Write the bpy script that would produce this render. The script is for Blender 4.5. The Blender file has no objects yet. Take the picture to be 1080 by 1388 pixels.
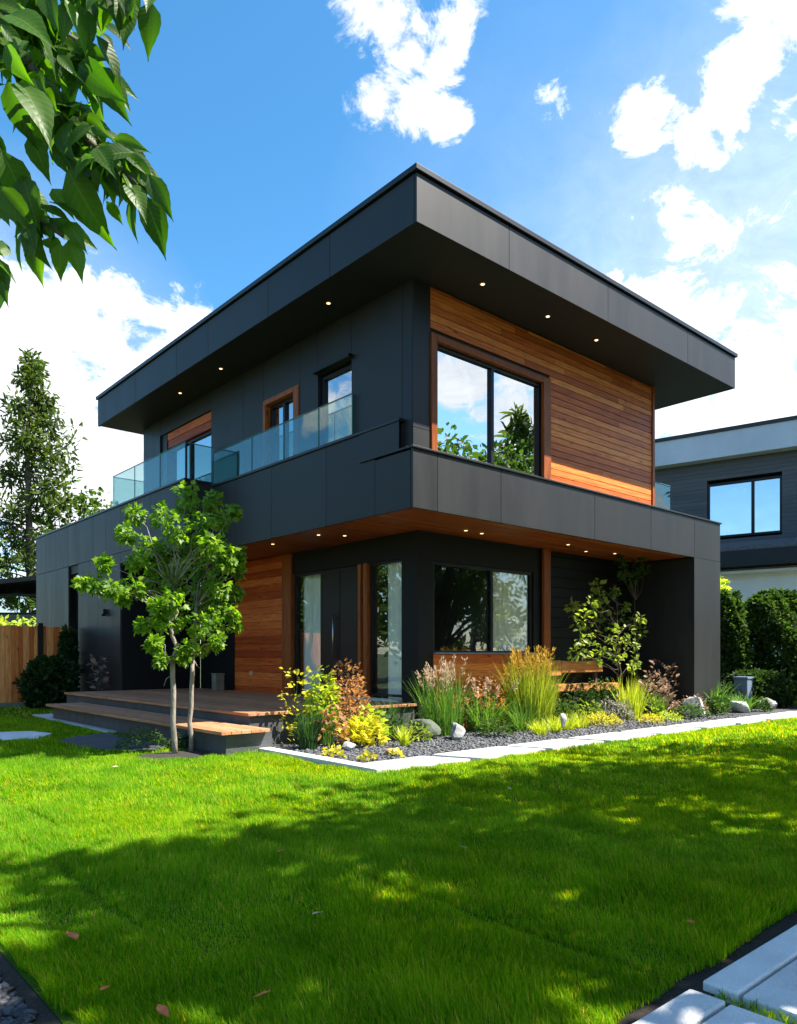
import bpy, bmesh, math, random
import numpy as np
from mathutils import Vector, Matrix, Euler
R = math.radians
random.seed(7)
rng = np.random.default_rng(11)
scene = bpy.context.scene
COL = scene.collection

# ------------------------------------------------------------------ camera
EYE = Vector((-7.43, -8.11, 1.35))
FW = Vector((.661, .750, 0)).normalized()
RT = Vector((FW.y, -FW.x, 0))
cam = bpy.data.cameras.new('camera')
camo = bpy.data.objects.new('camera', cam)
COL.objects.link(camo)
camo.location = EYE
camo.rotation_euler = (R(90), 0, math.atan2(-FW.x, FW.y))
cam.sensor_fit = 'HORIZONTAL'
cam.sensor_width = 36
cam.lens = 33.6
cam.shift_y = .1796
cam.clip_start = .05
cam.clip_end = 2000
scene.camera = camo
scene.view_settings.view_transform = 'Standard'
scene.view_settings.look = 'None'
scene.view_settings.gamma = 1
scene.view_settings.exposure = 1.65

# ------------------------------------------------------------------ sun and sky
SUN_EL, SUN_AZ = R(54.9), R(136)            # azimuth from +Y towards +X
S = Vector((math.sin(SUN_AZ)*math.cos(SUN_EL), math.cos(SUN_AZ)*math.cos(SUN_EL), math.sin(SUN_EL)))
sun = bpy.data.lights.new('sun', 'SUN')
sun.energy = 5.0
sun.angle = R(.53)
sun.color = (1, .93, .82)
suno = bpy.data.objects.new('sun', sun)
COL.objects.link(suno)
suno.rotation_euler = S.to_track_quat('Z', 'Y').to_euler()
suno.location = (20, -20, 30)

W = bpy.data.worlds.new('World')
scene.world = W
W.use_nodes = True
wt = W.node_tree
wn, wl = wt.nodes, wt.links
for n in list(wn):
    wn.remove(n)

def pixdir(px, py):
    """direction on the sky, from bearings measured once against the camera above"""
    return (FW + RT*((px-540)/1008) + Vector((0, 0, (888-py)/1008))).normalized()

def mth(op, a, b=None, c=None, clamp=False):
    n = wn.new('ShaderNodeMath'); n.operation = op; n.use_clamp = clamp
    for i, v in enumerate((a, b, c)):
        if v is None: continue
        if isinstance(v, (int, float)): n.inputs[i].default_value = v
        else: wl.new(v, n.inputs[i])
    return n.outputs[0]

sky = wn.new('ShaderNodeTexSky')
sky.sky_type = 'NISHITA'
sky.sun_disc = False
sky.sun_elevation = SUN_EL
sky.sun_rotation = SUN_AZ
sky.altitude = 300
sky.air_density = 1.0
sky.dust_density = .6
sky.ozone_density = 2.5
hsv = wn.new('ShaderNodeHueSaturation')
hsv.inputs['Saturation'].default_value = 1.28
hsv.inputs['Value'].default_value = 1.08
hsv.inputs['Hue'].default_value = .49
wl.new(sky.outputs[0], hsv.inputs['Color'])
tc = wn.new('ShaderNodeTexCoord')
D = tc.outputs['Generated']
mp = wn.new('ShaderNodeMapping'); mp.inputs['Scale'].default_value = (1, 1, 1.35)
wl.new(D, mp.inputs['Vector'])
def noise(scale, detail, rough, dist=0, off=(0, 0, 0)):
    m2 = wn.new('ShaderNodeMapping'); m2.inputs['Location'].default_value = off
    wl.new(mp.outputs[0], m2.inputs['Vector'])
    n = wn.new('ShaderNodeTexNoise'); n.inputs['Scale'].default_value = scale
    n.inputs['Detail'].default_value = detail; n.inputs['Roughness'].default_value = rough
    n.inputs['Distortion'].default_value = dist
    wl.new(m2.outputs[0], n.inputs['Vector'])
    return n.outputs['Fac']
n_big = noise(4.5, 9, .64, .3)
n_fine = noise(15, 9, .68, .5, (3, 1, 7))
nn = mth('ADD', mth('MULTIPLY', n_big, .55), mth('MULTIPLY', n_fine, .45))
# cloud banks: (bearing px, py, angular radius, weight)
CL = [(490, 15, .036, .72), (525, 45, .036, .80), (560, 62, .030, .80), (595, 88, .026, .82), (612, 30, .034, .72), (476, 12, .024, .65), (496, 112, .024, .75),
      (515, 128, .036, .9), (555, 148, .034, .88), (602, 168, .030, .86), (628, 166, .018, .8), (488, 78, .022, .58), (545, 95, .024, .55),
      (1000, 105, .055, 1.0), (1045, 50, .062, 1.1), (950, 175, .036, .85), (1090, 120, .055, .85), (1003, 8, .035, .9), (968, 218, .018, .7), (1072, 180, .03, .75), (985, 150, .04, .9), (930, 150, .03, .7),
      (852, 125, .032, .9), (860, 175, .032, .9), (890, 135, .034, .72), (758, 120, .05, .60), (795, 145, .03, .55), (745, 100, .03, .5),
      (30, 500, .14, 1.3), (140, 480, .11, 1.25), (220, 450, .09, 1.15), (60, 600, .2, 1.5), (180, 600, .17, 1.4), (-60, 560, .25, 1.4), (280, 430, .075, 1.0), (120, 430, .05, .9),
      (1000, 510, .16, 1.6), (1100, 450, .16, 1.5), (930, 530, .15, 1.5), (1150, 560, .25, 1.6), (1010, 600, .22, 1.5), (905, 415, .08, .95), (960, 380, .08, .85), (1060, 385, .06, .7), (900, 330, .06, .42),
      (610, 515, .05, 1.1, 1), (640, 520, .04, 1.1, 1), (690, 505, .04, .9, 1), (700, 600, .12, .8, 1), (430, 560, .10, .9, 2), (380, 600, .10, .8, 2)]
mask = None
for px, py, r, w, *flip in CL:
    d = pixdir(px, py)
    if flip and flip[0] == 1: d = Vector((d.x, -d.y, d.z))      # a cloud behind the camera, met in the front windows
    if flip and flip[0] == 2: d = Vector((-d.x, d.y, d.z))      # and one met in the side windows
    vm = wn.new('ShaderNodeVectorMath'); vm.operation = 'DISTANCE'
    wl.new(D, vm.inputs[0]); vm.inputs[1].default_value = d
    k = mth('MULTIPLY', mth('SUBTRACT', 1.0, mth('DIVIDE', vm.outputs['Value'], r*1.25), clamp=True), w)
    mask = k if mask is None else mth('MAXIMUM', mask, k)
# clouds over the rest of the sky (seen only in the windows): low cumulus on the other side of the garden
sep = wn.new('ShaderNodeSeparateXYZ'); wl.new(D, sep.inputs[0])
back = mth('MULTIPLY', mth('SUBTRACT', 0.0, sep.outputs['Y']), 1.0, clamp=True)
gm = mth('MULTIPLY', mth('GREATER_THAN', back, .02), .42)
mask = mth('MAXIMUM', mask, gm)
cl = mth('ADD', mth('MULTIPLY', mask, .66), mth('MULTIPLY', mth('SUBTRACT', nn, .5), 3.7))
mr = wn.new('ShaderNodeMapRange'); mr.interpolation_type = 'SMOOTHSTEP'
mr.inputs['From Min'].default_value = .27; mr.inputs['From Max'].default_value = .64
wl.new(cl, mr.inputs['Value'])
gate = mth('MULTIPLY', mr.outputs[0], mth('MULTIPLY', mask, 6.0, clamp=True))
# thin bright veil of high haze low in the sky on both sides
veil = None
for px, py, r, w in [(1080, 470, .42, .7), (-20, 580, .30, .6), (800, 420, .34, .22)]:
    vm = wn.new('ShaderNodeVectorMath'); vm.operation = 'DISTANCE'
    wl.new(D, vm.inputs[0]); vm.inputs[1].default_value = pixdir(px, py)
    k = mth('MULTIPLY', mth('SUBTRACT', 1.0, mth('DIVIDE', vm.outputs['Value'], r), clamp=True), w)
    veil = k if veil is None else mth('MAXIMUM', veil, k)
veil = mth('MULTIPLY', veil, mth('ADD', .55, mth('MULTIPLY', n_big, .8)))
gate = mth('MAXIMUM', gate, veil, clamp=True)
cram = wn.new('ShaderNodeMapRange')
cram.inputs['From Min'].default_value = .3; cram.inputs['From Max'].default_value = .75
cram.inputs['To Min'].default_value = 4.0; cram.inputs['To Max'].default_value = 6.6
wl.new(n_fine, cram.inputs['Value'])
cc = wn.new('ShaderNodeCombineColor')
wl.new(mth('MULTIPLY', cram.outputs[0], .95), cc.inputs[0]); wl.new(mth('MULTIPLY', cram.outputs[0], .98), cc.inputs[1]); wl.new(mth('MULTIPLY', cram.outputs[0], 1.02), cc.inputs[2])
mix = wn.new('ShaderNodeMix'); mix.data_type = 'RGBA'
wl.new(gate, mix.inputs['Factor'])
wl.new(hsv.outputs[0], mix.inputs['A']); wl.new(cc.outputs[0], mix.inputs['B'])
bg = wn.new('ShaderNodeBackground'); bg.inputs['Strength'].default_value = .085
wl.new(mix.outputs['Result'], bg.inputs['Color'])
wo = wn.new('ShaderNodeOutputWorld'); wl.new(bg.outputs[0], wo.inputs['Surface'])

# ------------------------------------------------------------------ materials
def newmat(name):
    m = bpy.data.materials.new(name); m.use_nodes = True
    t = m.node_tree
    return m, t.nodes, t.links, t.nodes['Principled BSDF']

def ramp(n, stops):
    r = n.new('ShaderNodeValToRGB')
    while len(r.color_ramp.elements) < len(stops): r.color_ramp.elements.new(.5)
    for e, (p, c) in zip(r.color_ramp.elements, stops):
        e.position = p; e.color = (*c, 1)
    return r

def surf(name, c1, c2, scale=3, rough=.6, island=0.0, bump=0.0, bscale=60, metallic=0, stretch=(1, 1, 1), spec=.5, detail=6, rough2=None, c3=None):
    """two-tone noise, optional per-piece variation, optional bump"""
    m, n, l, p = newmat(name)
    co = n.new('ShaderNodeTexCoord'); mpn = n.new('ShaderNodeMapping'); mpn.inputs['Scale'].default_value = stretch
    l.new(co.outputs['Object'], mpn.inputs['Vector'])
    geo = n.new('ShaderNodeNewGeometry')
    add = n.new('ShaderNodeVectorMath'); add.operation = 'ADD'
    l.new(mpn.outputs[0], add.inputs[0])
    if island:
        sc = n.new('ShaderNodeVectorMath'); sc.operation = 'SCALE'; sc.inputs['Scale'].default_value = 37
        cb = n.new('ShaderNodeCombineXYZ')
        for i in range(3): l.new(geo.outputs['Random Per Island'], cb.inputs[i])
        l.new(cb.outputs[0], sc.inputs[0]); l.new(sc.outputs[0], add.inputs[1])
    no = n.new('ShaderNodeTexNoise'); no.inputs['Scale'].default_value = scale; no.inputs['Detail'].default_value = detail
    no.inputs['Roughness'].default_value = .6
    l.new(add.outputs[0], no.inputs['Vector'])
    fac = no.outputs['Fac']
    if island:
        a = n.new('ShaderNodeMath'); a.operation = 'MULTIPLY_ADD'
        l.new(geo.outputs['Random Per Island'], a.inputs[0]); a.inputs[1].default_value = island
        b = n.new('ShaderNodeMath'); b.operation = 'MULTIPLY_ADD'
        l.new(fac, b.inputs[0]); b.inputs[1].default_value = 1-island*.5; b.inputs[2].default_value = -island*.25
        l.new(b.outputs[0], a.inputs[2]); fac = a.outputs[0]
    st = [(.3, c1), (.7, c2)] if c3 is None else [(.25, c1), (.5, c2), (.78, c3)]
    r = ramp(n, st); l.new(fac, r.inputs[0]); l.new(r.outputs[0], p.inputs['Base Color'])
    p.inputs['Roughness'].default_value = rough; p.inputs['Metallic'].default_value = metallic
    p.inputs['Specular IOR Level'].default_value = spec
    if rough2 is not None:
        q = n.new('ShaderNodeMapRange'); q.inputs['To Min'].default_value = rough; q.inputs['To Max'].default_value = rough2
        l.new(no.outputs['Fac'], q.inputs['Value']); l.new(q.outputs[0], p.inputs['Roughness'])
    if bump:
        bn = n.new('ShaderNodeTexNoise'); bn.inputs['Scale'].default_value = bscale; bn.inputs['Detail'].default_value = 6
        l.new(add.outputs[0], bn.inputs['Vector'])
        bp = n.new('ShaderNodeBump'); bp.inputs['Strength'].default_value = bump; bp.inputs['Distance'].default_value = .02
        l.new(bn.outputs['Fac'], bp.inputs['Height']); l.new(bp.outputs[0], p.inputs['Normal'])
    return m

def wood(name, cols, axis, island=.55, rough=.45, spec=.4):
    """boards: own tone per board, long grain lines, a knot here and there"""
    st = {'x': (.5, 8, 8), 'y': (8, .5, 8), 'z': (8, 8, .5)}[axis]
    m = surf(name, cols[0], cols[1], 1.6, rough, island, .3, 3.5, 0, st, spec*.5, 8, None, cols[2])
    n, l = m.node_tree.nodes, m.node_tree.links
    p = n['Principled BSDF']
    add = [k for k in n if k.bl_idname == 'ShaderNodeVectorMath' and k.operation == 'ADD'][0].outputs[0]
    g = n.new('ShaderNodeTexNoise'); g.inputs['Scale'].default_value = 5.5; g.inputs['Detail'].default_value = 7; g.inputs['Distortion'].default_value = .6
    l.new(add, g.inputs['Vector'])
    r1 = ramp(n, [(.36, (.62, .55, .5)), (.58, (1.1, 1.08, 1.05))]); l.new(g.outputs['Fac'], r1.inputs[0])
    sc = n.new('ShaderNodeVectorMath'); sc.operation = 'MULTIPLY'; l.new(add, sc.inputs[0])
    sc.inputs[1].default_value = {'x': (3.2, .55, .55), 'y': (.55, 3.2, .55), 'z': (.55, .55, 3.2)}[axis]
    vo = n.new('ShaderNodeTexVoronoi'); vo.inputs['Scale'].default_value = 1.0; l.new(sc.outputs[0], vo.inputs['Vector'])
    r2 = ramp(n, [(.05, (.22, .14, .10)), (.13, (1, 1, 1))]); l.new(vo.outputs['Distance'], r2.inputs[0])
    src = p.inputs['Base Color'].links[0].from_socket
    for r in (r1, r2):
        mu = n.new('ShaderNodeMix'); mu.data_type = 'RGBA'; mu.blend_type = 'MULTIPLY'; mu.inputs['Factor'].default_value = .75
        l.new(src, mu.inputs['A']); l.new(r.outputs[0], mu.inputs['B']); src = mu.outputs['Result']
    l.new(src, p.inputs['Base Color'])
    return m

def leafmat(name, c1, c2, trans=.45, rough=.45, tint=(1.25, 1.3, .55), spec=.35, dry=None):
    m, n, l, p = newmat(name)
    geo = n.new('ShaderNodeNewGeometry')
    r = ramp(n, [(0, c1), (1, c2)] if dry is None else [(0, c1), (.90, c2), (.96, dry), (1, dry)]); l.new(geo.outputs['Random Per Island'], r.inputs[0])
    l.new(r.outputs[0], p.inputs['Base Color']); p.inputs['Roughness'].default_value = rough
    p.inputs['Specular IOR Level'].default_value = spec
    tb = n.new('ShaderNodeBsdfTranslucent')
    mu = n.new('ShaderNodeMix'); mu.data_type = 'RGBA'; mu.blend_type = 'MULTIPLY'; mu.inputs['Factor'].default_value = 1
    l.new(r.outputs[0], mu.inputs['A']); mu.inputs['B'].default_value = (*[v*1.5 for v in tint], 1)
    l.new(mu.outputs['Result'], tb.inputs['Color'])
    mx = n.new('ShaderNodeMixShader'); mx.inputs[0].default_value = trans
    l.new(p.outputs[0], mx.inputs[1]); l.new(tb.outputs[0], mx.inputs[2])
    l.new(mx.outputs[0], n['Material Output'].inputs['Surface'])
    return m

def patchy(m, scale, lo, hi, scale2=None):
    """large soft patches of thicker and thinner growth"""
    n, l = m.node_tree.nodes, m.node_tree.links
    co = n.new('ShaderNodeTexCoord'); no = n.new('ShaderNodeTexNoise'); no.inputs['Scale'].default_value = scale; no.inputs['Detail'].default_value = 5
    l.new(co.outputs['Object'], no.inputs['Vector'])
    r = ramp(n, [(.32, lo), (.68, hi)]); l.new(no.outputs['Fac'], r.inputs[0])
    src = n['Principled BSDF'].inputs['Base Color'].links[0].from_socket
    mu = n.new('ShaderNodeMix'); mu.data_type = 'RGBA'; mu.blend_type = 'MULTIPLY'; mu.inputs['Factor'].default_value = 1
    outs = [k.to_socket for k in list(src.links)]
    l.new(src, mu.inputs['A']); l.new(r.outputs[0], mu.inputs['B'])
    for o in outs: l.new(mu.outputs['Result'], o)

def glass(name, refl, tint=(.9, .95, .93), base_refl=.08, rough=.0):
    """pane: transparent plus mirror reflection growing with angle"""
    m, n, l, p = newmat(name); n.remove(p)
    tr = n.new('ShaderNodeBsdfTransparent'); tr.inputs[0].default_value = (*tint, 1)
    gl = n.new('ShaderNodeBsdfGlossy'); gl.inputs['Roughness'].default_value = rough; gl.inputs['Color'].default_value = (.92, .96, 1, 1)
    no = n.new('ShaderNodeTexNoise'); no.inputs['Scale'].default_value = 1.1; no.inputs['Detail'].default_value = 1
    co = n.new('ShaderNodeTexCoord'); l.new(co.outputs['Object'], no.inputs['Vector'])
    bp = n.new('ShaderNodeBump'); bp.inputs['Strength'].default_value = .05; bp.inputs['Distance'].default_value = .1
    l.new(no.outputs['Fac'], bp.inputs['Height']); l.new(bp.outputs[0], gl.inputs['Normal'])
    lw = n.new('ShaderNodeFresnel'); lw.inputs['IOR'].default_value = 1.5
    a = n.new('ShaderNodeMath'); a.operation = 'MULTIPLY_ADD'; a.use_clamp = True
    l.new(lw.outputs[0], a.inputs[0]); a.inputs[1].default_value = refl; a.inputs[2].default_value = base_refl
    mx = n.new('ShaderNodeMixShader'); l.new(a.outputs[0], mx.inputs[0]); l.new(tr.outputs[0], mx.inputs[1]); l.new(gl.outputs[0], mx.inputs[2])
    l.new(mx.outputs[0], n['Material Output'].inputs['Surface'])
    return m

def flat(name, c, rough=.5, metallic=0, spec=.5, emit=0):
    m, n, l, p = newmat(name)
    p.inputs['Base Color'].default_value = (*c, 1); p.inputs['Roughness'].default_value = rough
    p.inputs['Metallic'].default_value = metallic; p.inputs['Specular IOR Level'].default_value = spec
    if emit:
        p.inputs['Emission Color'].default_value = (*c, 1); p.inputs['Emission Strength'].default_value = emit
    return m

M = {}
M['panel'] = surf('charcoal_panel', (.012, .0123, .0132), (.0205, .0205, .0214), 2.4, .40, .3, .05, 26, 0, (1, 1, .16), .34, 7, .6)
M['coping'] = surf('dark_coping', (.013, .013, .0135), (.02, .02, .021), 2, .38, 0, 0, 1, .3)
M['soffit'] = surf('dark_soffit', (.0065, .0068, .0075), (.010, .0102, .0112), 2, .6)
M['black'] = surf('black_frame', (.004, .004, .0045), (.007, .007, .0075), 4, .45, 0, 0, 60, 0, (1, 1, 1), .3)
M['siding'] = surf('shaded_dark_siding', (.003, .0033, .004), (.0055, .0058, .0068), 2.2, .6, .3, .12, 20, 0, (.4, 1, 3), .25)  # dark siding, with the deep shade under the overhang put into its colour
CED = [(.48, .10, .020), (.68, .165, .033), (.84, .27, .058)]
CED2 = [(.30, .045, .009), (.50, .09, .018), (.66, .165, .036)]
M['cedar_x'] = wood('cedar_boards_front', CED, 'x', .62)
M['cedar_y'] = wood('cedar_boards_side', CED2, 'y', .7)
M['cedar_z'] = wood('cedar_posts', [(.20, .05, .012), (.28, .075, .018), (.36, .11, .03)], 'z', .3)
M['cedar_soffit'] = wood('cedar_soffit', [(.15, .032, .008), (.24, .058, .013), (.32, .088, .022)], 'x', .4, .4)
M['fence'] = wood('fence_boards', [(.46, .115, .026), (.64, .20, .048), (.76, .31, .10)], 'z', .7, .6)
M['deck'] = wood('deck_boards', [(.32, .14, .07), (.44, .21, .11), (.55, .29, .16)], 'y', .35, .55)
M['bench'] = wood('bench_timber', [(.34, .14, .045), (.50, .23, .08), (.62, .33, .14)], 'x', .5, .5)
M['concrete'] = surf('pale_concrete', (.42, .42, .41), (.60, .59, .57), 2.2, .75, .35, .25, 45)
M['paver'] = surf('grey_paver', (.50, .50, .51), (.74, .74, .74), 3.2, .8, .3, .5, 70, 0, (1, 1, 1), .3, 9)
M['darkconc'] = surf('dark_concrete', (.045, .048, .052), (.075, .078, .083), 3, .8, 0, .3, 40)
M['soil'] = surf('dark_soil', (.012, .009, .007), (.035, .026, .018), 9, .95, 0, .8, 50)
M['lawnbase'] = surf('lawn_thatch', (.03, .07, .006), (.07, .14, .012), 2.2, 1, 0, .6, 45, 0, (1, 1, 1), .05)
M['gravel'] = surf('slate_gravel', (.025, .027, .032), (.10, .105, .12), 7, .6, .8, .3, 40)
M['gravel_dark'] = surf('dark_slate_gravel', (.012, .013, .016), (.055, .058, .068), 7, .6, .8, .3, 40)
M['gravelbed'] = surf('gravel_bed', (.025, .027, .03), (.08, .085, .095), 25, .9, 0, .8, 60)
M['mulch'] = surf('dark_mulch', (.012, .01, .009), (.04, .032, .026), 30, .95, 0, .9, 50)
M['glass_up'] = glass('upper_glass', 1.2, (.25, .3, .33), .62)
M['glass_side'] = glass('side_glass', 1.2, (.3, .34, .36), .42)
M['glass_low'] = glass('lower_glass', .22, (.93, .95, .94), .0)
M['glass_rail'] = glass('rail_glass', .25, (.70, .80, .765), .02)
M['glass_edge'] = flat('rail_glass_edge', (.05, .18, .15), .1)
M['lamp'] = flat('downlight', (1, .62, .28), emit=1.1)
M['lamptrim'] = flat('downlight_trim', (.25, .2, .16), .3, .6)
M['steel'] = flat('brushed_steel', (.5, .5, .5), .3, 1)
M['room'] = surf('room_wall', (.22, .21, .2), (.27, .26, .25), 2, .9)
M['roomdark'] = surf('room_dark', (.02, .02, .022), (.03, .03, .03), 2, .9)
M['curtain'] = surf('curtain', (.80, .78, .72), (.88, .86, .80), 4, .9)
M['bark'] = surf('pale_bark', (.14, .115, .095), (.30, .26, .22), 14, .85, 0, .6, 40, 0, (1, 1, .3))
M['darkbark'] = surf('dark_bark', (.05, .038, .028), (.12, .09, .07), 12, .9, 0, .7, 30, 0, (1, 1, .3))
M['rock'] = surf('grey_rock', (.11, .115, .12), (.32, .32, .32), 5, .8, 0, .6, 14)
M['darkrock'] = surf('mossy_rock', (.03, .045, .035), (.10, .12, .09), 5, .85, 0, .6, 14)
M['whiterock'] = surf('white_rock', (.22, .22, .22), (.46, .455, .44), 5, .75, 0, .6, 12)
M['orangerock'] = surf('orange_rock', (.36, .16, .06), (.50, .27, .12), 5, .8, 0, .5, 12)
M['bluegrey'] = flat('blue_grey_metal', (.14, .19, .27), .5)
M['nwall'] = surf('neighbour_siding', (.055, .058, .068), (.085, .088, .10), 1.5, .7, .2, .2, 8, 0, (.5, 1, 8))
M['nfascia'] = surf('neighbour_fascia', (.42, .45, .52), (.50, .53, .60), 1, .5)
M['nwhite'] = surf('white_render', (.72, .72, .72), (.82, .82, .82), 1, .8)
M['shingle'] = surf('dark_shingle', (.06, .065, .075), (.12, .125, .14), 12, .8, 0, .6, 20)
M['tan'] = surf('dry_leaf', (.35, .22, .10), (.6, .45, .25), 8, .8)
M['mossy'] = surf('weathered_grey_green', (.10, .10, .07), (.19, .18, .13), 6, .8)
M['white_metal'] = flat('white_painted_metal', (.6, .6, .58), .4)
# foliage
M['lf_maple'] = leafmat('maple_leaves', (.04, .12, .010), (.19, .31, .02), .5)
M['lf_hero'] = leafmat('branch_leaves', (.014, .05, .006), (.06, .14, .010), .55, .45, (1.9, 2.0, .2), .3)
M['lf_small'] = leafmat('small_tree_leaves', (.07, .13, .02), (.26, .32, .05), .4)
M['lf_conifer'] = leafmat('conifer_needles', (.025, .05, .014), (.10, .145, .03), .3, .7, (1.25, 1.3, .5), .08)
M['lf_wood'] = leafmat('woodland_leaves', (.03, .07, .012), (.085, .15, .025), .35, .65, (1.25, 1.3, .5), .12)
M['lf_hedge'] = leafmat('hedge_leaves', (.018, .05, .010), (.07, .125, .025), .3, .65, (1.25, 1.3, .55), .15)
M['lf_lime'] = leafmat('lime_leaves', (.22, .32, .03), (.46, .52, .05), .4)
M['lf_yellow'] = leafmat('yellow_leaves', (.36, .34, .02), (.58, .50, .04), .35)
M['lf_rust'] = leafmat('rust_leaves', (.24, .10, .04), (.46, .27, .12), .35, .6, (1.2, 1, .6))
M['lf_dark'] = leafmat('dark_shrub_leaves', (.010, .028, .008), (.04, .075, .02), .3, .65, (1.25, 1.3, .55), .15)
M['lf_grey'] = leafmat('grey_leaves', (.16, .15, .13), (.36, .33, .30), .25, .7, (1, 1, .9))
M['lf_purple'] = leafmat('purple_leaves', (.10, .07, .05), (.34, .24, .18), .3, .6, (1.2, 1, .8))
M['bl_green'] = leafmat('green_blades', (.045, .13, .018), (.15, .28, .045), .4)
M['bl_gold'] = leafmat('golden_blades', (.14, .22, .02), (.36, .38, .04), .4)
M['bl_lime'] = leafmat('lime_blades', (.28, .36, .03), (.50, .52, .05), .4)
M['bl_dark'] = leafmat('dark_blades', (.02, .06, .014), (.05, .12, .03), .35)
M['plume_pink'] = leafmat('pink_plumes', (.34, .25, .17), (.56, .44, .34), .4, .8, (1.1, 1, .8))
M['plume_gold'] = leafmat('golden_plumes', (.34, .20, .03), (.50, .36, .07), .4, .8, (1.1, 1, .6))
M['grass'] = leafmat('lawn_blades', (.055, .215, .005), (.19, .43, .014), .55, .55, (2.1, 1.18, .2), .06, (.44, .42, .12))
patchy(M['grass'], 1.6, (.62, .74, .6), (1.2, 1.12, 1.05))
M['leaf_fallen'] = surf('fallen_leaf', (.50, .06, .015), (.66, .20, .05), 20, .6)
M['leaf_pale'] = surf('pale_fallen_leaf', (.62, .38, .25), (.75, .52, .36), 20, .6)

def add_veins(m):
    n, l = m.node_tree.nodes, m.node_tree.links
    p = n['Principled BSDF']
    uv = n.new('ShaderNodeUVMap'); sp = n.new('ShaderNodeSeparateXYZ'); l.new(uv.outputs[0], sp.inputs[0])
    def f(op, a, b=None):
        k = n.new('ShaderNodeMath'); k.operation = op
        for i, v in enumerate((a, b)):
            if v is None: continue
            if isinstance(v, (int, float)): k.inputs[i].default_value = v
            else: l.new(v, k.inputs[i])
        return k.outputs[0]
    au = f('ABSOLUTE', sp.outputs[0])
    ph = f('MULTIPLY', f('SUBTRACT', sp.outputs[1], f('MULTIPLY', au, .16)), 11.0)
    side = f('POWER', f('ABSOLUTE', f('SINE', f('MULTIPLY', ph, math.pi))), .6)      # 0 on a side vein
    mid = f('MINIMUM', f('MULTIPLY', au, 14.0), 1.0)
    v = f('MULTIPLY', mid, f('ADD', f('MULTIPLY', side, .3), .7))
    bp = n.new('ShaderNodeBump'); bp.inputs['Strength'].default_value = .16; bp.inputs['Distance'].default_value = .003
    l.new(side, bp.inputs['Height']); l.new(bp.outputs[0], p.inputs['Normal'])
    src = p.inputs['Base Color'].links[0].from_socket
    no = n.new('ShaderNodeTexNoise'); no.inputs['Scale'].default_value = 14; no.inputs['Detail'].default_value = 4
    mx = n.new('ShaderNodeMix'); mx.data_type = 'RGBA'
    l.new(v, mx.inputs['Factor']); l.new(src, mx.inputs['B']); mx.inputs['A'].default_value = (.16, .26, .05, 1)
    l.new(mx.outputs['Result'], p.inputs['Base Color'])
add_veins(M['lf_hero'])

# ------------------------------------------------------------------ helpers
def tag(o, label=None, cat=None, group=None, kind=None):
    if label: o['label'] = label
    if cat: o['category'] = cat
    if group: o['group'] = group
    if kind: o['kind'] = kind
    return o

def empty(name, loc=(0, 0, 0), rz=0):
    o = bpy.data.objects.new(name, None); COL.objects.link(o)
    o.empty_display_size = .3
    o.location = loc; o.rotation_euler = (0, 0, rz)
    return o

def link(name, me, m, parent=None):
    o = bpy.data.objects.new(name, me); COL.objects.link(o)
    if m is not None: me.materials.append(M[m] if isinstance(m, str) else m)
    if parent is not None: o.parent = parent
    return o

class MB:
    def __init__(s): s.v = []; s.f = []
    def box(s, x0, x1, y0, y1, z0, z1):
        b = len(s.v)
        s.v += [(x0, y0, z0), (x1, y0, z0), (x1, y1, z0), (x0, y1, z0), (x0, y0, z1), (x1, y0, z1), (x1, y1, z1), (x0, y1, z1)]
        s.f += [tuple(b+i for i in q) for q in ((0, 3, 2, 1), (4, 5, 6, 7), (0, 1, 5, 4), (1, 2, 6, 5), (2, 3, 7, 6), (3, 0, 4, 7))]
        return s
    def poly(s, pts, z0, z1):
        b = len(s.v); n = len(pts)
        s.v += [(x, y, z0) for x, y in pts] + [(x, y, z1) for x, y in pts]
        s.f += [tuple(b+n+i for i in range(n)), tuple(b+n-1-i for i in range(n))]
        s.f += [(b+i, b+(i+1) % n, b+n+(i+1) % n, b+n+i) for i in range(n)]
        return s
    def tube(s, pts, rad, seg=8, cap=True):
        b = len(s.v); n = len(pts)
        for i, p in enumerate(pts):
            p = Vector(p)
            t = (Vector(pts[min(i+1, n-1)])-Vector(pts[max(i-1, 0)])).normalized()
            u = t.orthogonal().normalized() if abs(t.z) > .9 else t.cross(Vector((0, 0, 1))).normalized()
            if i and u.dot(pu) < 0: u = -u
            pu = u
            w = t.cross(u)
            r = rad[i] if hasattr(rad, '__len__') else rad
            for k in range(seg):
                a = 2*math.pi*k/seg
                s.v.append(tuple(p+u*math.cos(a)*r+w*math.sin(a)*r))
        for i in range(n-1):
            for k in range(seg):
                s.f.append((b+i*seg+k, b+i*seg+(k+1) % seg, b+(i+1)*seg+(k+1) % seg, b+(i+1)*seg+k))
        if cap:
            s.f.append(tuple(b+seg-1-k for k in range(seg))); s.f.append(tuple(b+(n-1)*seg+k for k in range(seg)))
        return s
    def build(s, name, m, parent=None, bevel=0, smooth=False):
        me = bpy.data.meshes.new(name); me.from_pydata(s.v, [], s.f); me.update()
        if smooth: me.polygons.foreach_set('use_smooth', [True]*len(me.polygons))
        o = link(name, me, m, parent)
        if bevel:
            md = o.modifiers.new('bevel', 'BEVEL'); md.width = bevel; md.segments = 2; md.limit_method = 'ANGLE'
        return o

def box(name, m, parent, *a, bevel=0):
    return MB().box(*a).build(name, m, parent, bevel)

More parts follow.
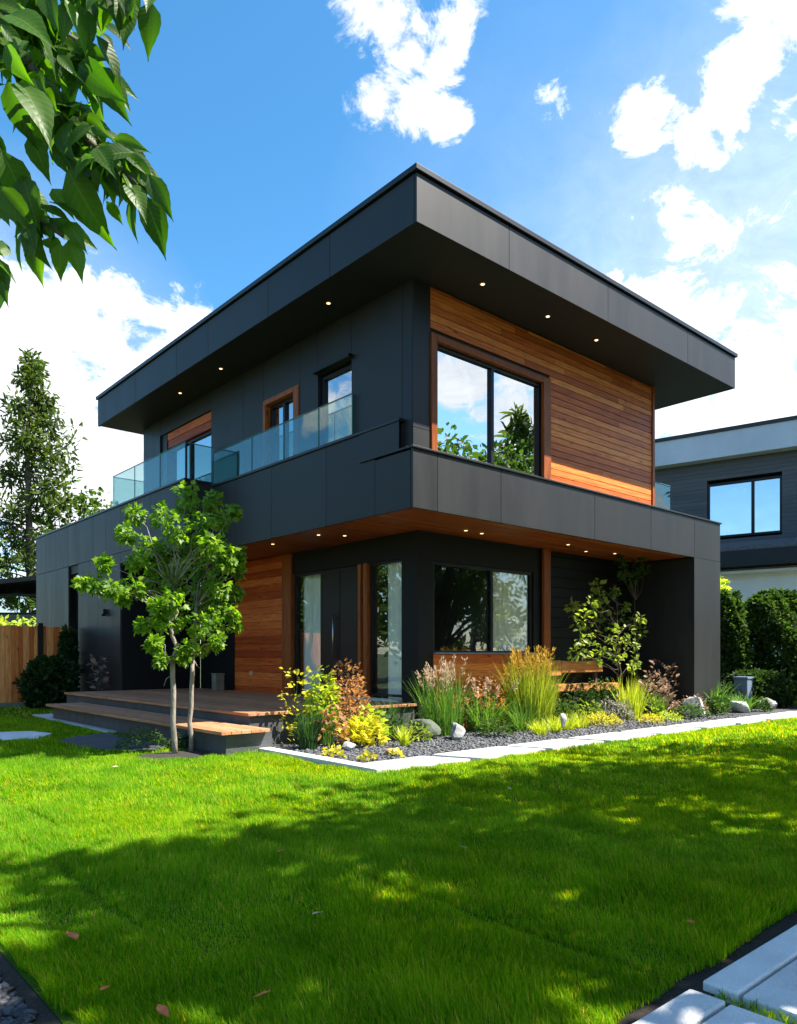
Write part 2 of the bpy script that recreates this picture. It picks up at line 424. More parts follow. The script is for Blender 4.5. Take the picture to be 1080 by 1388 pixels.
def np_obj(name, V, F, m, parent=None):
    """V (n,3) floats, F (m,k) ints"""
    me = bpy.data.meshes.new(name)
    V = np.asarray(V, dtype=np.float32); F = np.asarray(F, dtype=np.int32)
    me.vertices.add(len(V)); me.vertices.foreach_set('co', V.ravel())
    k = F.shape[1]
    me.loops.add(F.size); me.loops.foreach_set('vertex_index', F.ravel())
    me.polygons.add(len(F)); me.polygons.foreach_set('loop_start', np.arange(0, F.size, k, dtype=np.int32))
    me.update(calc_edges=True); me.validate()
    return link(name, me, m, parent)

def nrm(a): return a/np.maximum(np.linalg.norm(a, axis=1, keepdims=True), 1e-9)

T_RHOMB = (np.array([(0, 0, 0), (.3, .45, .07), (0, 1, -.05), (-.3, .45, .07)]), np.array([(0, 1, 2), (0, 2, 3)]))
T_OVAL = (np.array([(0, 0, 0), (.27, .28, .06), (.30, .58, .07), (0, 1, -.1), (-.30, .58, .07), (-.27, .28, .06), (0, .5, 0)]),
          np.array([(0, 1, 6), (1, 2, 6), (2, 3, 6), (3, 4, 6), (4, 5, 6), (5, 0, 6)]))
_mp = [(0, .0, 0), (.22, .02, .0), (.42, -.02, -.03), (.34, .2, .02), (.56, .5, -.06), (.26, .5, .03), (.2, .72, 0), (0, 1.05, -.1),
       (-.2, .72, 0), (-.26, .5, .03), (-.56, .5, -.06), (-.34, .2, .02), (-.42, -.02, -.03), (-.22, .02, 0), (0, .35, .05)]
T_MAPLE = (np.array(_mp), np.array([(i, (i+1) % 14, 14) for i in range(14)]))
T_NEEDLE = (np.array([(0, 0, 0), (.16, .3, .03), (.1, .8, 0), (0, 1, -.05), (-.12, .75, 0), (-.15, .3, .03)]), np.array([(0, 1, 5), (1, 2, 5), (2, 4, 5), (2, 3, 4)]))

def leaves_np(P, Dv, sizes, tmpl, updir=None, jitter=.5):
    """P (n,3) leaf bases, Dv (n,3) pointing directions -> verts, faces"""
    n = len(P)
    tv, tf = tmpl
    d = nrm(Dv)
    u = np.tile(np.array([[0, 0, 1.]]), (n, 1)) if updir is None else updir
    u = u+rng.normal(0, jitter, (n, 3))
    x = nrm(np.cross(d, u)); z = np.cross(x, d)
    V = P[:, None, :]+sizes[:, None, None]*(tv[None, :, 0, None]*x[:, None, :]+tv[None, :, 1, None]*d[:, None, :]+tv[None, :, 2, None]*z[:, None, :])
    F = tf[None]+(np.arange(n)*len(tv))[:, None, None]
    return V.reshape(-1, 3), F.reshape(-1, 3)

def clump_leaves(centers, radii, per, size, tmpl, droop=.3, outward=.8, jitter=.5, shell=False, updir=None):
    """leaves spread through each clump's volume"""
    c = np.repeat(np.asarray(centers, float), per, 0); r = np.repeat(np.asarray(radii, float), per)
    off = nrm(rng.normal(0, 1, c.shape))
    rad = rng.random(len(c))**(.18 if shell else .45)
    P = c+off*(r*rad)[:, None]
    Dv = off*outward+rng.normal(0, .45, c.shape); Dv[:, 2] -= droop
    s = size*rng.uniform(.6, 1.25, len(c))
    return leaves_np(P, Dv, s, tmpl, None, jitter)

def cat(parts):
    V = []; F = []; o = 0
    for v, f in parts:
        V.append(v); F.append(f+o); o += len(v)
    return np.concatenate(V), np.concatenate(F)

def blades_np(base, h, lean, w, bend=.5, seg=3):
    """grass blades: base (n,3), h (n), lean (n,2), w (n)"""
    n = len(base)
    t = np.linspace(0, 1, seg+1)
    side = nrm(np.stack([-lean[:, 1]+rng.normal(0, .3, n), lean[:, 0]+rng.normal(0, .3, n), np.zeros(n)], 1))
    V = np.zeros((n, 2*seg+1, 3))
    for i, tt in enumerate(t):
        c = base.copy(); c[:, :2] += lean*(h*(tt*.4+bend*tt**2.2))[:, None]
        c[:, 2] += h*(tt-.25*bend*np.linalg.norm(lean, axis=1)*tt**2.5)
        if i == seg: V[:, 2*seg] = c
        else:
            ww = (w*(1-.75*tt))[:, None]*side
            V[:, 2*i] = c-ww; V[:, 2*i+1] = c+ww
    F = []
    for i in range(seg-1):
        F += [(2*i, 2*i+1, 2*i+3), (2*i, 2*i+3, 2*i+2)]
    F.append((2*seg-2, 2*seg-1, 2*seg))
    F = np.array(F)[None]+(np.arange(n)*(2*seg+1))[:, None, None]
    return V.reshape(-1, 3), F.reshape(-1, 3)

def wob(x, y, seed=0, f=1.0):
    """cheap smooth noise in about -1..1"""
    q = np.random.default_rng(seed); o = 0
    for k in range(9):
        a = q.uniform(0, 2*np.pi); fr = f*q.uniform(.5, 1.8); ph = q.uniform(0, 6.28)
        o = o+np.sin((x*np.cos(a)+y*np.sin(a))*fr+ph)
    return o/4.5

def rock(name, loc, size, m, seed, sq=(1, 1, .7), rz=0):
    bm = bmesh.new(); bmesh.ops.create_icosphere(bm, subdivisions=3, radius=1)
    q = np.random.default_rng(seed)
    pl = [(Vector(q.normal(0, 1, 3)).normalized(), q.uniform(.5, .82)) for _ in range(20)]
    for v in bm.verts:
        for nvec, dd in pl:
            e = v.co.dot(nvec)-dd
            if e > 0: v.co -= nvec*e*.97
        v.co *= 1+q.normal(0, .012)
        v.co = Vector((v.co.x*sq[0], v.co.y*sq[1], v.co.z*sq[2]))*size
    me = bpy.data.meshes.new(name); bm.to_mesh(me); bm.free()
    o = link(name, me, m); o.location = (loc[0], loc[1], loc[2]+size*sq[2]*.55); o.rotation_euler = (0, 0, rz)
    return o

# ------------------------------------------------------------------ ground
def sheet(name, m, pts, z):
    me = bpy.data.meshes.new(name); me.from_pydata([(x, y, z) for x, y in pts], [], [tuple(range(len(pts)))]); me.update()
    return tag(link(name, me, m), kind='structure')
M['earth'] = surf('far_ground', (.03, .05, .012), (.07, .09, .03), .4, .95, 0, .4, 8)
sheet('ground', 'earth', [(-400, -400), (400, -400), (400, 400), (-400, 400)], -.02)
sheet('lawn', 'lawnbase', [(-6.55, -6.55), (30, -6.55), (30, -1.66), (-2.07, -1.66), (-2.07, 1.3), (-1.2, 1.3), (-1.2, 13), (-14, 13), (-14, 4), (-6.55, 4)], .0)
sheet('soil_strip', 'soil', [(-6.66, -6.72), (30, -6.72), (30, -6.549), (-6.549, -6.549), (-6.549, 4), (-6.66, 4)], -.004)
sheet('garden_bed', 'gravelbed', [(-1.86, -1.0), (30, -1.3), (30, 3), (-1.86, 3)], .006)
sheet('gravel_strip', 'gravelbed', [(-12, -9), (-6.64, -9), (-6.64, 4), (-12, 4)], -.010)
sheet('mulch_bed', 'mulch', [(-3.0+.62*math.cos(a)*(1+.1*math.sin(3*a)), 1.35+.42*math.sin(a)*(1+.1*math.cos(2*a))) for a in [i*2*math.pi/28 for i in range(28)]], .012)
# pale slab and dark path by the steps
slab = MB().poly([(-2.62, 9.6), (-2.02, 9.6), (-2.02, 4.9), (-2.75, 4.8)], -.05, .035)
MBs = slab.build('concrete_slab', 'concrete', None, .008); tag(MBs, kind='structure')
dk = [(-3.75, 4.1), (-3.3, 4.62), (-2.8, 4.68), (-2.72, 3.4), (-2.75, 2.2), (-3.1, 2.0), (-3.5, 2.3), (-3.75, 3.1)]
tag(MB().poly(list(reversed(dk)), -.05, .02).build('dark_path', 'darkconc', None, .006), kind='structure')
st = [(-4.5+.0, 5.6), (-4.1, 6.0), (-3.65, 5.85), (-3.5, 5.2), (-3.9, 4.6), (-4.4, 4.75), (-4.65, 5.2)]
o = MB().poly(list(reversed(st)), -.05, .03).build('stepping_stone', 'paver', None, .01)
tag(o, 'flat grey stepping stone set in the lawn left of the deck steps', 'stepping stone')

# front path: pale slabs with thin grass joints, and the kerb strip round the bed corner
pm = MB(); x = -1.84; k = 0
rr = random.Random(3)
while x < 27:
    L = rr.uniform(1.25, 1.6)
    yo = -.02*max(0, x-5)
    if k == 0: pm.poly([(x, -1.64), (x+L, -1.64+yo), (x+L-.25, -1.02+yo), (x, -1.02)], -.06, .035)
    else: pm.poly([(x+.1, -1.64+yo), (x+L, -1.64+yo), (x+L-.25, -1.0+yo), (x-.15, -1.0+yo)], -.06, .035)
    x += L+(.06 if k % 2 else .10); k += 1
tag(pm.build('path', 'concrete', None, .01), kind='structure')
tag(MB().box(-2.06, -1.86, -1.64, 1.28, -.08, .06).build('kerb', 'concrete', None, .012), kind='structure')
# grey pavers at the camera's corner of the lawn
pv = MB()
xs = [-6.3, -4.62, -4.52, -2.9, -2.8, -1.0, -.9, 1.2]
for a, b in zip(xs[::2], xs[1::2]):
    pv.box(a, b, -6.81, -6.665, -.08, .035)
    pv.box(a, b, -8.2, -6.825, -.08, .03)
tag(pv.build('pavement', 'paver', None, .009), kind='structure')

# ------------------------------------------------------------------ house
house = tag(empty('modern_house', (0, 0, 0)), 'two storey flat roofed house in charcoal panels with cedar cladding and wide eaves', 'house')
H = house
G = .008                       # joint half width
def panels_x(mb, xs, y0, y1, z0, z1):
    for a, b in zip(xs[:-1], xs[1:]): mb.box(a+G*.5, b-G*.5, y0, y1, z0, z1)
def panels_y(mb, ys, x0, x1, z0, z1):
    for a, b in zip(ys[:-1], ys[1:]): mb.box(x0, x1, a+G*.5, b-G*.5, z0, z1)

# roof: core slab, fascia panels, coping, soffit
roof = box('roof', 'coping', H, -.80, 8.30, -.95, 10.55, 7.03, 7.66)
f = MB()
panels_x(f, [-.85, 1.0, 3.57, 6.31, 8.35], -1.0, -.952, 7.0, 7.64)
panels_y(f, [-.9515, .91, 2.66, 4.79, 6.15, 8.27, 10.6], -.85, -.802, 7.0, 7.64)
panels_y(f, [-.9515, 2, 5, 8, 10.6], 8.302, 8.35, 7.0, 7.64)
f.build('roof_fascia', 'panel', roof, .003)
f = MB(); f.box(-.89, 8.39, -1.04, -.90, 7.66, 7.735); f.box(-.89, -.76, -.899, 10.64, 7.66, 7.735); f.box(8.26, 8.39, -.899, 10.64, 7.66, 7.735)
f.build('roof_coping', 'coping', roof, .006)
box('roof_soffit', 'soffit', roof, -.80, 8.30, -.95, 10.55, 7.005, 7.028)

# upper storey: structural box with openings is made of wall panels
uw = MB()
XW = .10
segs = [.12, .35, 1.61, 2.56, 3.13, 4.37, 5.15, 6.51, 9.11, 10.1]
def wall_seg(a, b, z0, z1): uw.box(XW, XW+.28, a+G*.5, b-G*.5, z0, z1)
wall_seg(.12, .35, 4.46, 7.0); wall_seg(.35, 1.61, 4.46, 7.0)
wall_seg(1.61, 2.56, 6.24, 7.0)
wall_seg(2.56, 3.13, 4.46, 7.0)
wall_seg(3.13, 4.37, 6.24, 7.0)
wall_seg(4.37, 5.15, 4.46, 7.0); wall_seg(5.15, 6.51, 4.46, 7.0)
wall_seg(6.51, 9.11, 6.62, 7.0); wall_seg(9.11, 10.1, 4.46, 7.0)
uw.box(XW, XW+.28, 1.61, 2.56, 4.46, 4.56); uw.box(XW, XW+.28, 3.13, 4.37, 4.46, 4.5)
uw.box(.385, 6.98, 9.8, 10.1, 4.46, 7.0); uw.box(6.7, 6.98, .4, 9.79, 4.46, 7.0)
uw.build('upper_wall', 'panel', H, .003)
cp = MB(); cp.box(.10, .45, .10, .115, 4.78, 7.0); cp.box(.10, .45, .10, .115, 4.46, 4.772)
cp.build('corner_panel', 'panel', H)

# cedar cladding of the front: boards round the big window
cl_ = MB(); z = 4.47; rr = random.Random(5); BH = .118
WX0, WX1, WZ0, WZ1 = .60, 3.21, 4.5, 6.16
while z < 6.98:
    z1 = min(z+BH, 6.995)
    runs = [(.46, 6.9)] if z > WZ1+.14 else [(3.43, 6.9)]
    for a, b in runs:
        cut = [a]
        while True:
            nx = cut[-1]+rr.uniform(1.6, 3.8)
            if nx > b-.7: break
            cut.append(nx)
        cut.append(b)
        for p, q in zip(cut[:-1], cut[1:]):
            cl_.box(p+.001, q-.001, .10+rr.uniform(0, .004), .14, z+.005, z1-.005)
    z += BH
cladding = cl_.build('cedar_cladding', 'cedar_x', H, .003)
box('cladding_backing', 'black', cladding, .455, 6.95, .141, .16, 6.31, 6.999)
box('cladding_backing', 'black', cladding, 3.432, 6.95, .141, .16, 4.46, 6.3)
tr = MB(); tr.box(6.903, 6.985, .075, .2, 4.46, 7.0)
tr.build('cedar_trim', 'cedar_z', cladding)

def window(name, parent, axis, a0, a1, z0, z1, plane, gm, fr=.055, mullions=(), depth=.06, fm='black', inward=1, sill=False):
    """glazed unit in an X-facing ('y') or Y-facing ('x') wall; frame with mullions, one pane per light"""
    fb = MB()
    def b(mb, p, q, lo, hi, d0, d1):
        d0, d1 = sorted((plane+d0*inward, plane+d1*inward))
        if axis == 'x': mb.box(p, q, d0, d1, lo, hi)
        else: mb.box(d0, d1, p, q, lo, hi)
    b(fb, a0, a0+fr, z0, z1, 0, depth); b(fb, a1-fr, a1, z0, z1, 0, depth)
    b(fb, a0+fr, a1-fr, z1-fr, z1, 0, depth); b(fb, a0+fr, a1-fr, z0, z0+fr, 0, depth)
    for mu in mullions: b(fb, mu-fr*.6, mu+fr*.6, z0+fr, z1-fr, -.004, depth)
    w = fb.build(name, fm, parent, .004)
    cuts = [a0+fr]+[c for mu in mullions for c in (mu-fr*.6, mu+fr*.6)]+[a1-fr]
    for p, q in zip(cuts[::2], cuts[1::2]):
        pb = MB(); b(pb, p, q, z0+fr, z1-fr, depth*.55, depth*.55+.006)
        pb.build('pane', gm, w)
    return w

# big front window with cedar reveal
rv = MB()
rv.box(.46, .585, .07, .30, 4.46, WZ1+.125); rv.box(3.22, 3.425, .07, .099, 4.46, WZ1+.125); rv.box(3.385, 3.425, .099, .30, 4.46, WZ1+.125)
rv.box(.586, 3.219, .07, .30, WZ1+.02, WZ1+.125)
rv.box(3.22, 3.384, .1, .14, 4.46, WZ1+.018)
w = window('window', H, 'x', .59, 3.215, 4.47, WZ1+.015, .145, 'glass_up', .06, (1.93,), .08)
w['label'] = 'big two pane window framed in cedar'
rv.build('window_reveal', 'cedar_z', w, .006)
# side windows of the upper storey
w = window('window', H, 'y', 1.63, 2.54, 4.57, 6.2, .17, 'glass_side', .06, (), .08)
MB().box(-.0, .16, 1.56, 2.60, 6.245, 6.30).build('window_hood', 'black', w)
w = window('window', H, 'y', 3.33, 4.28, 4.51, 6.14, .20, 'glass_side', .06, (3.8,), .08)
rv = MB(); rv.box(.08, .3, 3.14, 3.32, 4.505, 6.235); rv.box(.08, .3, 4.29, 4.365, 4.505, 6.235); rv.box(.08, .3, 3.321, 4.289, 6.145, 6.235)
rv.build('window_reveal', 'cedar_z', w, .004)
w = window('sliding_door', H, 'y', 6.53, 8.98, 4.47, 6.25, .22, 'glass_side', .06, (7.75,), .08)
bd = MB(); bd.box(.16, .3, 6.53, 8.8, 6.26, 6.43); bd.box(.15, .3, 6.53, 8.8, 6.435, 6.61)
bd.build('cedar_header', 'cedar_y', w, .004)
MB().box(.14, .3, 8.81, 9.1, 4.47, 6.615).build('door_jamb', 'black', w)
# room behind the upper glass
rm = MB(); rm.box(.386, 6.69, .45, 9.7, 4.45, 4.458); rm.box(2.8, 2.9, .4, 9.7, 4.47, 6.98); rm.box(.4, 6.68, .32, .44, 6.3, 6.99)
rm.build('upper_room', 'roomdark', H)

# lower mass: fascia band round the overhang
fb = MB()
FZ0, FZ1 = 3.54, 4.42
panels_x(fb, [0, .51, 1.98, 4.67, 6.7, 8.54, 9.79], 0, .05, FZ0, FZ1)
panels_y(fb, [.052, .88], 0, .05, FZ0, 4.40)
panels_y(fb, [.88, 2.18, 3.92, 5.3, 6.28], 0, .05, FZ0, 4.88)
panels_y(fb, [.052, 3, 6, 9], 9.74, 9.79, FZ0, FZ1)
fb.build('fascia_band', 'panel', H, .003)
sl = MB(); sl.box(.052, 9.738, .052, 9.0, 3.58, 4.38); sl.box(.052, .098, .30, 6.9, 4.382, 4.86)
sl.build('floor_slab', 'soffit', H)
pc = MB()
pc.box(-.03, 9.82, -.03, .098, 4.422, 4.456)
pc.box(-.03, .098, .099, 1.25, 4.424, 4.458)
pc.box(9.70, 9.82, .1, 9, 4.422, 4.456)
pc.box(-.03, .097, .28, 6.25, 4.882, 4.93)
pc.build('parapet_coping', 'coping', H, .006)
pp = MB(); pp.box(-.012, .0, .30, 1.25, 4.46, 4.88); pp.build('parapet_panel', 'panel', H)
# cedar soffit boards of the overhang (run along X)
cs = MB(); y = .06; rr = random.Random(9)
while y < 9.0:
    x0 = .055; x1 = 8.54 if y < 1.6 else 1.6
    cut = [x0]
    while True:
        nx = cut[-1]+rr.uniform(1.8, 3.6)
        if nx > x1-.6: break
        cut.append(nx)
    cut.append(x1)
    for p, q in zip(cut[:-1], cut[1:]): cs.box(p+.002, q-.002, y+.002, y+.128, 3.558, 3.576)
    y += .13
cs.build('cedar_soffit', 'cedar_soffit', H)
# downlights
def downlight(x, y, z):
    n = 16
    mb = MB(); mb.poly([(x+.05*math.cos(2*math.pi*i/n), y+.05*math.sin(2*math.pi*i/n)) for i in range(n)], z-.006, z+.004)
    t = mb.build('downlight', 'lamptrim', H)
    mb = MB(); mb.poly([(x+.03*math.cos(2*math.pi*i/n), y+.03*math.sin(2*math.pi*i/n)) for i in range(n)], z-.010, z-.0062)
    mb.build('lamp_disc', 'lamp', t)
for x, y in [(-.36, 7.03), (-.36, 5.21), (-.38, 1.59), (1.02, -.46), (2.64, -.45), (4.05, -.45)]: downlight(x, y, 7.003)
for x, y in [(.45, 4.6), (.48, 3.08), (.89, 2.83), (2.15, .96), (2.6, .99), (4.9, .77), (5.99, 1.1), (6.74, .88)]: downlight(x, y, 3.556)

# ground floor walls
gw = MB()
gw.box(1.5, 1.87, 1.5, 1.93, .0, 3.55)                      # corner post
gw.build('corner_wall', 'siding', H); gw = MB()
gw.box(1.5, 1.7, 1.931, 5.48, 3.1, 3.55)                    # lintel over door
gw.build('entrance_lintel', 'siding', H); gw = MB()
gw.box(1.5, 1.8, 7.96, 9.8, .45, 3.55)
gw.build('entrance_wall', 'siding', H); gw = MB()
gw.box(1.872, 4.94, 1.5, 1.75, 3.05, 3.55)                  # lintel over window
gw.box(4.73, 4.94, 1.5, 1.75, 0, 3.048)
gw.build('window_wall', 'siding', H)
bw = MB(); z = 0
while z < 1.36:
    bw.box(1.872, 4.728, 1.49, 1.53, z+.003, min(z+.17, 1.37)); z += .17
bw.build('timber_dado', 'cedar_x', H)
box('dado_backing', 'black', H, 1.872, 4.728, 1.531, 1.7, 0, 1.37)
w = window('window', H, 'x', 1.872, 4.728, 1.372, 3.048, 1.53, 'glass_low', .06, (3.48,), .08)
MB().box(1.872, 4.728, 1.43, 1.529, 1.372, 1.40).build('window_sill', 'bluegrey', w)
jb = MB(); jb.box(4.98, 5.20, 1.42, 1.56, 1.2, 3.552); jb.build('cedar_post', 'cedar_z', H, .006)
MB().box(4.942, 4.979, 1.47, 1.6, 0, 3.55).build('post_shadow_gap', 'black', H)
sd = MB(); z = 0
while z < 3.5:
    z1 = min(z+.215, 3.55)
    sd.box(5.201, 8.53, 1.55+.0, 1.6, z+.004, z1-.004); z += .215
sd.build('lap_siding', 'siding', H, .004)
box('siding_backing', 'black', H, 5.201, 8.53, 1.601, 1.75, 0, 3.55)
# blade wall at the right end
bl = MB()
bl.box(8.54, 9.79, 0, .05, 0, 3.535); bl.box(8.54, 8.59, .052, 3.0, 0, 3.535); bl.box(9.74, 9.79, .052, 9, 0, 3.535); bl.box(8.592, 9.738, .052, 3, 0, 3.5)
bl.build('blade_wall', 'panel', H, .003)

# entrance side (X = 1.5)
w = window('window', H, 'y', 1.932, 2.87, .58, 3.098, 1.53, 'glass_low', .045, (), .08)
w = window('sidelight', H, 'y', 4.44, 5.46, .5, 3.098, 1.53, 'glass_low', .06, (), .08)
ps = MB(); ps.box(1.44, 1.6, 2.875, 2.98, .5, 3.098); ps.box(1.47, 1.6, 3.10, 3.19, .5, 3.098); ps.build('cedar_post', 'cedar_z', H, .006)
MB().box(1.55, 1.62, 2.981, 3.099, .5, 3.098).build('post_shadow_gap', 'black', H)
dr = MB(); dr.box(1.53, 1.6, 3.195, 4.435, .5, 3.095); dr.box(1.515, 1.529, 3.26, 3.8, .56, 3.04); dr.box(1.515, 1.529, 3.82, 4.37, .56, 3.04)
dr = dr.build('front_door', 'black', H, .004)
MB().tube([(1.46, 3.97, 1.3), (1.46, 3.97, 2.2)], .016).tube([(1.46, 3.97, 1.4), (1.52, 3.97, 1.4)], .01).tube([(1.46, 3.97, 2.1), (1.52, 3.97, 2.1)], .01).build('handle', 'steel', dr, 0, True)
MB().box(1.4, 1.6, 1.95, 4.6, .47, .545).build('threshold', 'concrete', H, .004)
wd = MB(); z = .46; rr = random.Random(4)
while z < 3.5:
    z1 = min(z+.165, 3.55)
    wd.box(1.46+rr.uniform(0, .006), 1.5, 5.85, 7.94, z+.002, z1-.002); z += .165
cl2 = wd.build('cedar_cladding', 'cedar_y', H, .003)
t2 = MB(); t2.box(1.45, 1.56, 5.49, 5.845, .45, 3.55); t2.build('cedar_trim', 'cedar_z', cl2, .004)
box('cladding_backing', 'black', cl2, 1.501, 1.6, 5.85, 7.95, .45, 3.55)
MB().box(1.435, 1.46, 7.08, 7.2, .88, .98).build('outlet_cover', 'tan', cl2)
# ground floor room
rm = MB()
rm.box(1.75, 8.5, 1.8, 8.5, .42, .48); rm.box(1.805, 8.5, 5.45, 5.55, .48, 3.44); rm.box(1.62, 8.5, 1.8, 8.5, 3.45, 3.54)
rm.box(5.3, 5.4, 1.8, 5.4, .48, 3.44)
rm.build('ground_floor_room', 'room', H)
def curtain(axis, a0, a1, z0, z1, plane, waves):
    mb = MB(); n = waves*8
    for i in range(n+1):
        a = a0+(a1-a0)*i/n; d = plane+.035*math.sin(2*math.pi*i/8)+.012*math.sin(i*.9)
        p = (a, d) if axis == 'x' else (d, a)
        mb.v += [(*p, z0), (*p, z1)]
    for i in range(n): mb.f.append((2*i, 2*i+2, 2*i+3, 2*i+1))
    return mb.build('curtain', 'curtain', H, 0, True)
curtain('x', 3.55, 4.75, 1.3, 3.1, 1.66, 7)
curtain('y', 4.47, 5.44, .5, 3.1, 1.75, 3)
curtain('y', 1.97, 2.62, .5, 3.1, 1.75, 2)
box('rear_wall', 'siding', H, 1.82, 9.7, 8.9, 9.0, 0, 3.55)
box('hall_partition', 'roomdark', H, 1.78, 3.6, 3.3, 3.36, .48, 3.44)

# left wing
WX = -.6
wg = MB()
wy = [6.3, 8.0, 9.79, 10.76, 11.71, 12.73, 13.65, 14.7, 15.68, 16.65]
panels_y(wg, wy, WX, WX+.05, 3.83, 4.95)
wg.box(WX+.052, 0, 6.3, 6.35, 3.56, 4.95)
panels_y(wg, [9.79, 11.3, 12.80], WX, WX+.05, 0, 3.82); panels_y(wg, [13.60, 15.1, 16.65], WX, WX+.05, 0, 3.82)
panels_y(wg, [6.3, 8.0, 9.79], WX, WX+.05, 3.56, 3.82)
box('recess_wall', 'siding', H, WX+.052, 1.49, 9.80, 9.84, 0, 3.55); wg.box(WX+.052, 2, 16.6, 16.65, 0, 4.95)  # near-black instead of panel: the recess shade is put into the wall colour
wg.build('wing_wall', 'panel', H, .003)
box('wing_roof', 'soffit', H, WX+.055, 2, 6.36, 16.59, 3.6, 4.9)
pc = MB(); pc.box(WX-.03, WX+.12, 6.27, 16.68, 4.953, 5.0); pc.box(WX+.121, .0, 6.27, 6.40, 4.953, 5.0)
pc.build('wing_coping', 'coping', H, .006)
w = window('slit_window', H, 'y', 12.82, 13.58, .3, 3.8, WX+.26, 'glass_low', .05, (), .08)
box('wing_room', 'roomdark', H, WX+.3, 1.4, 12.5, 14, .1, 3.5)
lm = MB(); lm.box(WX-.09, WX, 10.68, 10.76, 2.38, 2.50); lm.box(WX-.13, WX-.02, 10.66, 10.78, 2.33, 2.379)
lm.build('wall_lamp', 'black', H, .005)

# glass balustrade, one per run, each with its panels
def balustrade(label, runs, top):
    b = empty('balustrade'); b.parent = H
    for (x0, y0, x1, y1, z0, z1) in runs:
        d = Vector((x1-x0, y1-y0, 0)); L = d.length; d.normalize(); nn_ = Vector((-d.y, d.x, 0))*.007
        a = Vector((x0, y0, 0))+d*.01; c = Vector((x1, y1, 0))-d*.01
        mb = MB(); mb.poly([tuple((a-nn_).xy), tuple((c-nn_).xy), tuple((c+nn_).xy), tuple((a+nn_).xy)], z0, z1)
        o = mb.build('glass_panel', 'glass_rail', b)
        e = MB(); e.tube([(a.x, a.y, z0), (a.x, a.y, z1)], .010, 6).tube([(a.x, a.y, z1+.006), (c.x, c.y, z1+.006)], .011, 6)
        e.build('glass_edge', 'glass_edge', o)
    return b
ys = [1.5, 2.45, 3.55, 4.7, 6.28]
balustrade('', [(.04, a, .04, b, 4.93, 5.62) for a, b in zip(ys[:-1], ys[1:])], 5.62)
b2 = balustrade('', [(-.56, 6.32, .04, 6.32, 5.0, 5.74), (-.56, 6.34, -.56, 7.6, 5.0, 5.76), (-.56, 7.6, -.56, 9.0, 5.0, 5.76), (-.56, 9.0, -.56, 10.4, 5.0, 5.76), (-.54, 10.4, .6, 10.4, 5.0, 5.76)], 5.74)
MB().tube([(-.56, 6.32, 5.0), (-.56, 6.32, 5.79)], .025, 8).build('corner_post', 'black', b2)
balustrade('', [(7.05, .2, 7.85, .2, 4.46, 5.05), (7.87, .22, 7.87, 1.4, 4.46, 5.05)], 5.05)

# ------------------------------------------------------------------ deck and steps
dkr = tag(empty('timber_deck', (-.2, 5, 0)), 'raised hardwood deck with a wide lower step by the entrance', 'deck')
def dpart(mb, name, m, bev=0):
    mb.v = [(x+.2, y-5, z) for x, y, z in mb.v]
    return mb.build(name, m, dkr, bev)
mb = MB(); x = -1.9
while x < 1.46:
    mb.box(x+.003, min(x+.142, 1.46), 1.48, 9.78, .455, .5); x += .145
dpart(mb, 'deck_surface', 'deck', .004)
mb = MB(); mb.box(-1.84, 1.45, 1.54, 9.78, .0, .452); dpart(mb, 'deck_base', 'darkconc')
mb = MB()
for i in range(5): mb.box(-2.68+i*.15, -2.68+i*.15+.146, .82, 8.45, .285, .33)
dpart(mb, 'step_tread', 'deck', .004)
mb = MB(); mb.box(-2.56, -1.845, .92, 8.35, 0, .283); dpart(mb, 'step_base', 'darkconc')

# ------------------------------------------------------------------ fence
fn = tag(empty('timber_fence', (-2, 13, 0)), 'warm brown vertical board fence between the lawn and the house wing', 'fence')
mb = MB(); x = -7; rr = random.Random(8)
while x < -.75:
    wdt = rr.uniform(.13, .17)
    mb.box(x+2, x+wdt-.006+2, -.012+rr.uniform(-.006, .006), .018, .12, 2.12+rr.uniform(-.012, .012))
    x += wdt
mb.build('boards', 'fence', fn, .004)
for px in (-1.58, -4.0, -6.4): box('post', 'black', fn, px+2, px+2.12, -.09, -.02, 0, 2.2)

# ------------------------------------------------------------------ neighbour house on the right
A = EYE+(FW+RT*((1080-540)/1008))*28
nb = tag(empty('neighbour_house', (A.x, A.y, 0), R(102.609)), 'grey house with pale fascia, wide upstairs window and white lower wall beyond the hedge', 'house')
sc_ = 1.4
def zz(z): return EYE.z+(z-EYE.z)*sc_
wl_ = MB(); x0, x1 = -4.5, 11
wz0, wz1 = zz(4.69), zz(6.25); wa, wb = .36*sc_, 2.3*sc_
# lap boards, cut round the window
zb = zz(4.52)
while zb < zz(6.86):
    zt = min(zb+.16, zz(6.87))
    if zt < wz0 or zb > wz1: wl_.box(x0, x1, -.3, 0, zb+.003, zt-.003)
    else:
        wl_.box(x0, wa, -.3, 0, zb+.003, zt-.003); wl_.box(wb, x1, -.3, 0, zb+.003, zt-.003)
    zb += .16
wl_.build('wall', 'nwall', nb)
box('wall_core', 'roomdark', nb, x0, x1, -.6, -.5, 0, zz(6.8))
mb = MB(); mb.box(x0-.4, x1, -9, .55, zz(6.88), zz(7.58)); rf = mb.build('roof', 'nfascia', nb, .01)
mb = MB(); mb.box(x0-.45, x1, -9, .6, zz(7.58)+.003, zz(7.68)); mb.build('roof_coping', 'coping', rf)
window('window', nb, 'x', wa, wb, wz0, wz1, -.05, 'glass_up', .09, (1.10*sc_,), .1, inward=-1)
mb = MB(); n0 = len(mb.v)
zl = zz(4.53)
mb.v += [(x0, 0, zl), (x1, 0, zl), (x1, .9, zl-.3), (x0, .9, zl-.3), (x0, 0, zl-.45), (x1, 0, zl-.45), (x1, .9, zl-.45), (x0, .9, zl-.45)]
